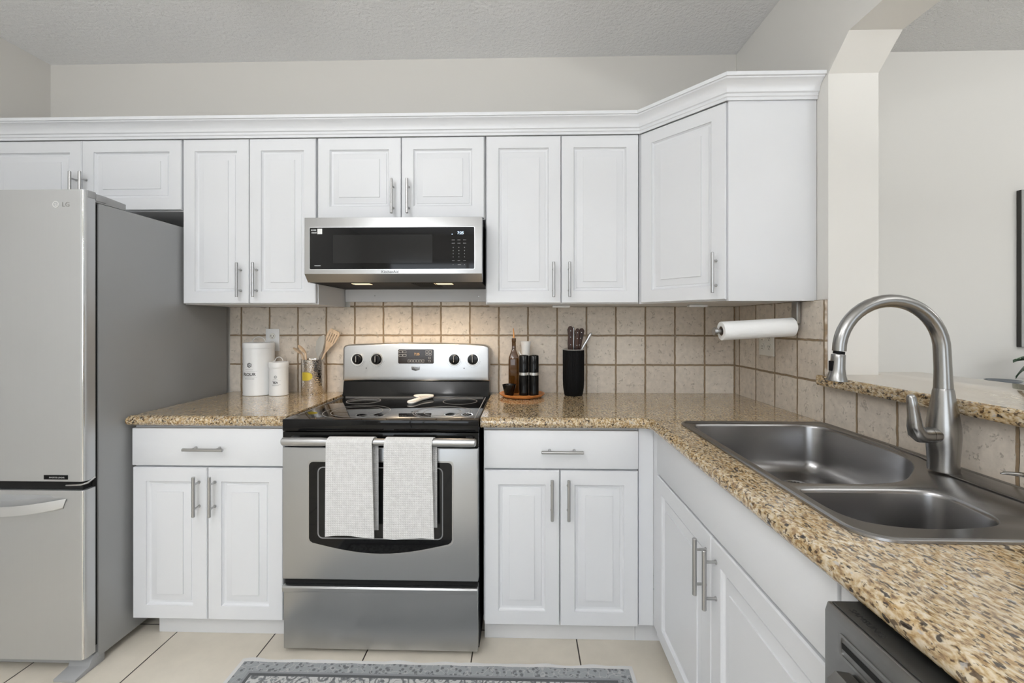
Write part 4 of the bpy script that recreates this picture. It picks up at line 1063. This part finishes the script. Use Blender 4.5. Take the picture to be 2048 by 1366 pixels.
# knife crock
KX, KY = .259, -.078
t = thing('knife_holder', (KX, KY, .9145), 'black ribbed knife holder standing on the granite right of the tray', 'knife holder')
mb = MB(); mb.lathe([(0, 0), (.044, 0), (.046, .006), (.0515, .04), (.0535, .08), (.0535, .232), (.050, .232), (.050, .19), (0, .19)], (KX, KY, .9145), 96, ribs=.022); build('body', mb, 'matte', t, smooth=20)
mb = MB(); mb.lathe([(.0495, .2325), (.0545, .2325), (.0545, .2355), (.0495, .2355), (.0495, .2325)], (KX, KY, .9145), 64); build('rim', mb, 'greyspoon', t, label='thin grey rim')
def knife(foot, tip, mat, label, w_=.0155):
    f, tp = Vector(foot), Vector(tip); d = (tp-f).normalized(); L_ = (tp-f).length
    sd = Vector((0, -1, 0)).cross(d).normalized(); nn = d.cross(sd)
    mt = Matrix((sd, d, nn)).transposed().to_4x4(); mt.translation = f
    o = thing('kitchen_knife', tuple(f), label, 'knife', 'knives in the black holder')
    mb = MB(); mb.plate([(-w_*.7, 0), (w_*.75, 0), (w_*.95, L_*.3), (w_*.8, L_*.6), (w_*1.0, L_*.85), (w_*.6, L_*.97), (-w_*.2, L_), (-w_*.9, L_*.9), (-w_*.75, L_*.5)], -.008, .008, 'xy', bev=.004, seg=3)
    bmesh.ops.transform(mb.bm, matrix=mt, verts=mb.bm.verts); build('handle', mb, mat, o)
    mb = MB(); mb.box(-w_*.6, w_*.6, -.03, -.0005, -.001, .001); bmesh.ops.transform(mb.bm, matrix=mt, verts=mb.bm.verts); build('blade', mb, 'nickel', o)
    if mat == 'knifewood':
        mb = MB()
        for s in (.25, .55, .8): mb.lathe([(0, 0), (.0022, 0), (.0022, .0004), (0, .0004)], (0, 0, 0), 10, Matrix.Translation((0, L_*s, .0081)))
        bmesh.ops.transform(mb.bm, matrix=mt, verts=mb.bm.verts); build('rivets', mb, 'nickel', o)
zk = 1.142
knife((.243, -.088, zk), (.243, -.085, 1.270), 'knifewood', 'leftmost dark wood knife handle standing upright in the black holder')
knife((.272, -.095, zk), (.2785, -.095, 1.258), 'knifewood', 'middle dark wood knife handle in the black holder', .0125)
knife((.262, -.062, zk), (.262, -.055, 1.266), 'nickel', 'slim steel knife handle standing between the dark wood handles', .006)
knife((.284, -.068, zk), (.306, -.062, 1.258), 'knifewood', 'right dark wood knife handle tilting right in the black holder')
knife((.296, -.090, zk), (.350, -.088, 1.236), 'nickel', 'steel knife handle leaning out to the right of the black holder', .0075)

# paper towel holder under the corner cabinet
a_, b_ = Vector((.797, -.535, 1.251)), Vector((1.106, -.535, 1.269)); d = (b_-a_).normalized()
t = thing('paper_towel_holder', (1.10, -.535, 1.37), 'brushed metal paper towel holder mounted under the corner cabinet', 'holder')
mb = MB(); mb.tube([a_-d*.012, a_-d*.010, b_, b_+d*.004], [.007, .009, .009, .007], 16); mb.lathe([(0, -.006), (.016, -.006), (.017, 0), (.016, .006), (0, .006)], (0, 0, 0), 24, Matrix.Translation(a_-d*.018) @ Matrix.Rotation(PI/2, 4, 'Y')); build('rod', mb, 'nickel', t)
mb = MB(); mb.box(1.094, 1.110, -.553, -.517, 1.2815, 1.3695, .003); mb.tube([(1.1, -.535, 1.269), (1.108, -.535, 1.269)], .014, 20); build('bracket', mb, 'nickel', t)
mt = Matrix.Translation(a_+d*.006) @ d.to_track_quat('Z', 'Y').to_matrix().to_4x4()
RLn = .285
o = thing('paper_towel_roll', tuple(a_+d*.14), 'white paper towel roll on the holder below the corner cabinet', 'paper towel roll')
mb = MB(); mb.lathe([(.0195, 0), (.037, 0), (.038, .001), (.038, RLn-.001), (.037, RLn), (.0195, RLn), (.0195, 0)], (0, 0, 0), 48, mt); build('paper', mb, 'paper', o)
mb = MB(); mb.lathe([(.0175, .0005), (.0192, .0005), (.0192, RLn-.0005), (.0175, RLn-.0005), (.0175, .0005)], (0, 0, 0), 32, mt); build('core', mb, 'core', o)

# ------------------------------------------------------------------ floor rug
b = bmesh.new(); nx, ny = 120, 60; rx0, rx1, ry0, ry1 = -1.065, .405, -1.57, -.69
g = [[b.verts.new((rx0+(rx1-rx0)*i/nx, ry0+(ry1-ry0)*j/ny+(.004*math.sin(i*.42)*math.sin(i*.13+1) if j == ny else 0), .006+(.003*max(0, math.sin(i*.42))*max(0, (j-ny+3)/3)))) for i in range(nx+1)] for j in range(ny+1)]
for j in range(ny):
    for i in range(nx): b.faces.new((g[j][i], g[j][i+1], g[j+1][i+1], g[j+1][i]))
bmesh.ops.recalc_face_normals(b, faces=b.faces); bmesh.ops.solidify(b, geom=b.faces[:], thickness=.005)
mb = MB(); mb.add(b); single('rug', mb, 'rug', (-.33, -1.13, 0), 'grey and white patterned rug on the floor in front of the range', 'rug')

# ------------------------------------------------------------------ dining side
t = thing('picture', (2.98, 0, 1.56), 'grey framed picture on the dining wall at the right edge', 'picture')
mb = MB(); mb.box(2.566, 3.5, -.012, .0085, 1.160, 1.972, .002); build('frame', mb, 'frame', t)
mb = MB(); mb.box(2.568, 3.498, -.0150, -.0122, 1.162, 1.970); build('canvas', mb, 'canvas', t)
t = thing('console_cabinet', (2.85, -.22, 0), 'white console cabinet against the dining wall behind the bar', 'cabinet')
mb = MB(); mb.box(2.12, 3.55, -.34, -.0075, .97, .995, .004); build('top', mb, 'furn', t)
mb = MB(); mb.box(2.15, 3.52, -.32, -.0075, .08, .9695); build('carcass', mb, 'furn', t)
for k in range(3):
    mb = MB(); mb.box(2.155+k*.456, 2.605+k*.456, -.338, -.3205, .1, .96, .003); dr_ = build('door', mb, 'furn', t)
    mb = MB(); mb.tube([(2.58+k*.456 if k < 2 else 2.18+k*.456, -.339, .6), (2.58+k*.456 if k < 2 else 2.18+k*.456, -.352, .6)], .012, 14); build('knob', mb, 'nickel', dr_)
for x in (2.18, 3.49):
    for y in (-.29, -.04): mb = MB(); mb.box(x-.02, x+.02, y-.02, y+.02, .0005, .0795); build('leg', mb, 'furn', t)
mb = MB(); mb.lathe([(0, 0), (.05, 0), (.062, .008), (.066, .014), (.064, .014), (.050, .004), (0, .004)], (2.318, -.16, .9955), 40)
single('glass_dish', mb, 'clear', (2.318, -.16, .9955), 'small round dark glass dish behind the bar at the right edge', 'dish')
PX, PY = 2.485, -.17
t = thing('potted_plant', (PX, PY, .9955), 'potted plant with dark veined leaves at the right edge behind the bar', 'plant')
mb = MB(); mb.lathe([(0, 0), (.038, 0), (.048, .06), (.05, .062), (.05, .08), (.046, .08), (.044, .06), (0, .06)], (PX, PY, .9955), 32); build('pot', mb, 'pot', t)
def leaf(base, tip, wdt, droop, roll):
    f, tp = Vector(base), Vector(tip); n = 10; ax = tp-f; sd = ax.cross(Vector((0, 0, 1))).normalized(); sd = Matrix.Rotation(roll, 3, ax.normalized()) @ sd
    b = bmesh.new(); rows = []; vb = []
    for k in range(n+1):
        s = k/n; wv_ = wdt*math.sin(PI*min(1, s**.8))**.8*(1-.25*s); c = f+ax*s+Vector((0, 0, droop*math.sin(PI*s)))
        rows.append([b.verts.new(c+sd*wv_*q+Vector((0, 0, -.012*abs(q)))) for q in (-1, -.5, 0, .5, 1)]); vb.append(c)
    for p_, q_ in zip(rows, rows[1:]):
        for j in range(4): b.faces.new((p_[j], p_[j+1], q_[j+1], q_[j]))
    bmesh.ops.remove_doubles(b, verts=b.verts, dist=.0003); bmesh.ops.recalc_face_normals(b, faces=b.faces); bmesh.ops.solidify(b, geom=b.faces[:], thickness=.0012)
    mb = MB(); mb.add(b); lf = build('leaf', mb, 'leaf', t, smooth=60)
    mb = MB(); mb.tube([v+Vector((0, -.0022, .0012)) for v in vb[:-1]], .0014, 6)
    for k in (3, 5, 7):
        for q in (-1, 1): mb.tube([vb[k]+Vector((0, -.0024, .001)), vb[min(k+1, n)]+sd*q*wdt*.68*math.sin(PI*(min(k+1, n)/n)**.8)**.8+Vector((0, -.0024, -.0075))], [.0012, .0006], 5)
    build('vein', mb, 'vein', lf)
C0 = Vector((PX, PY, 1.06))
for tip, wd, dr_, rl in (((2.345, -.19, 1.030), .048, .055, .9), ((2.36, -.165, 1.105), .032, .03, .5), ((2.60, -.24, 1.10), .05, .05, .5), ((2.50, -.30, 1.12), .045, .05, .3), ((2.56, -.06, 1.15), .045, .05, .4)):
    mb = MB(); tpv = Vector(tip); m_ = C0.lerp(tpv, .25)+Vector((0, 0, .055)); mb.tube([C0, C0.lerp(m_, .5)+Vector((0, 0, .012)), m_], .0022, 8); build('stem', mb, 'leaf', t)
    leaf(m_, tip, wd, dr_*.3, rl)
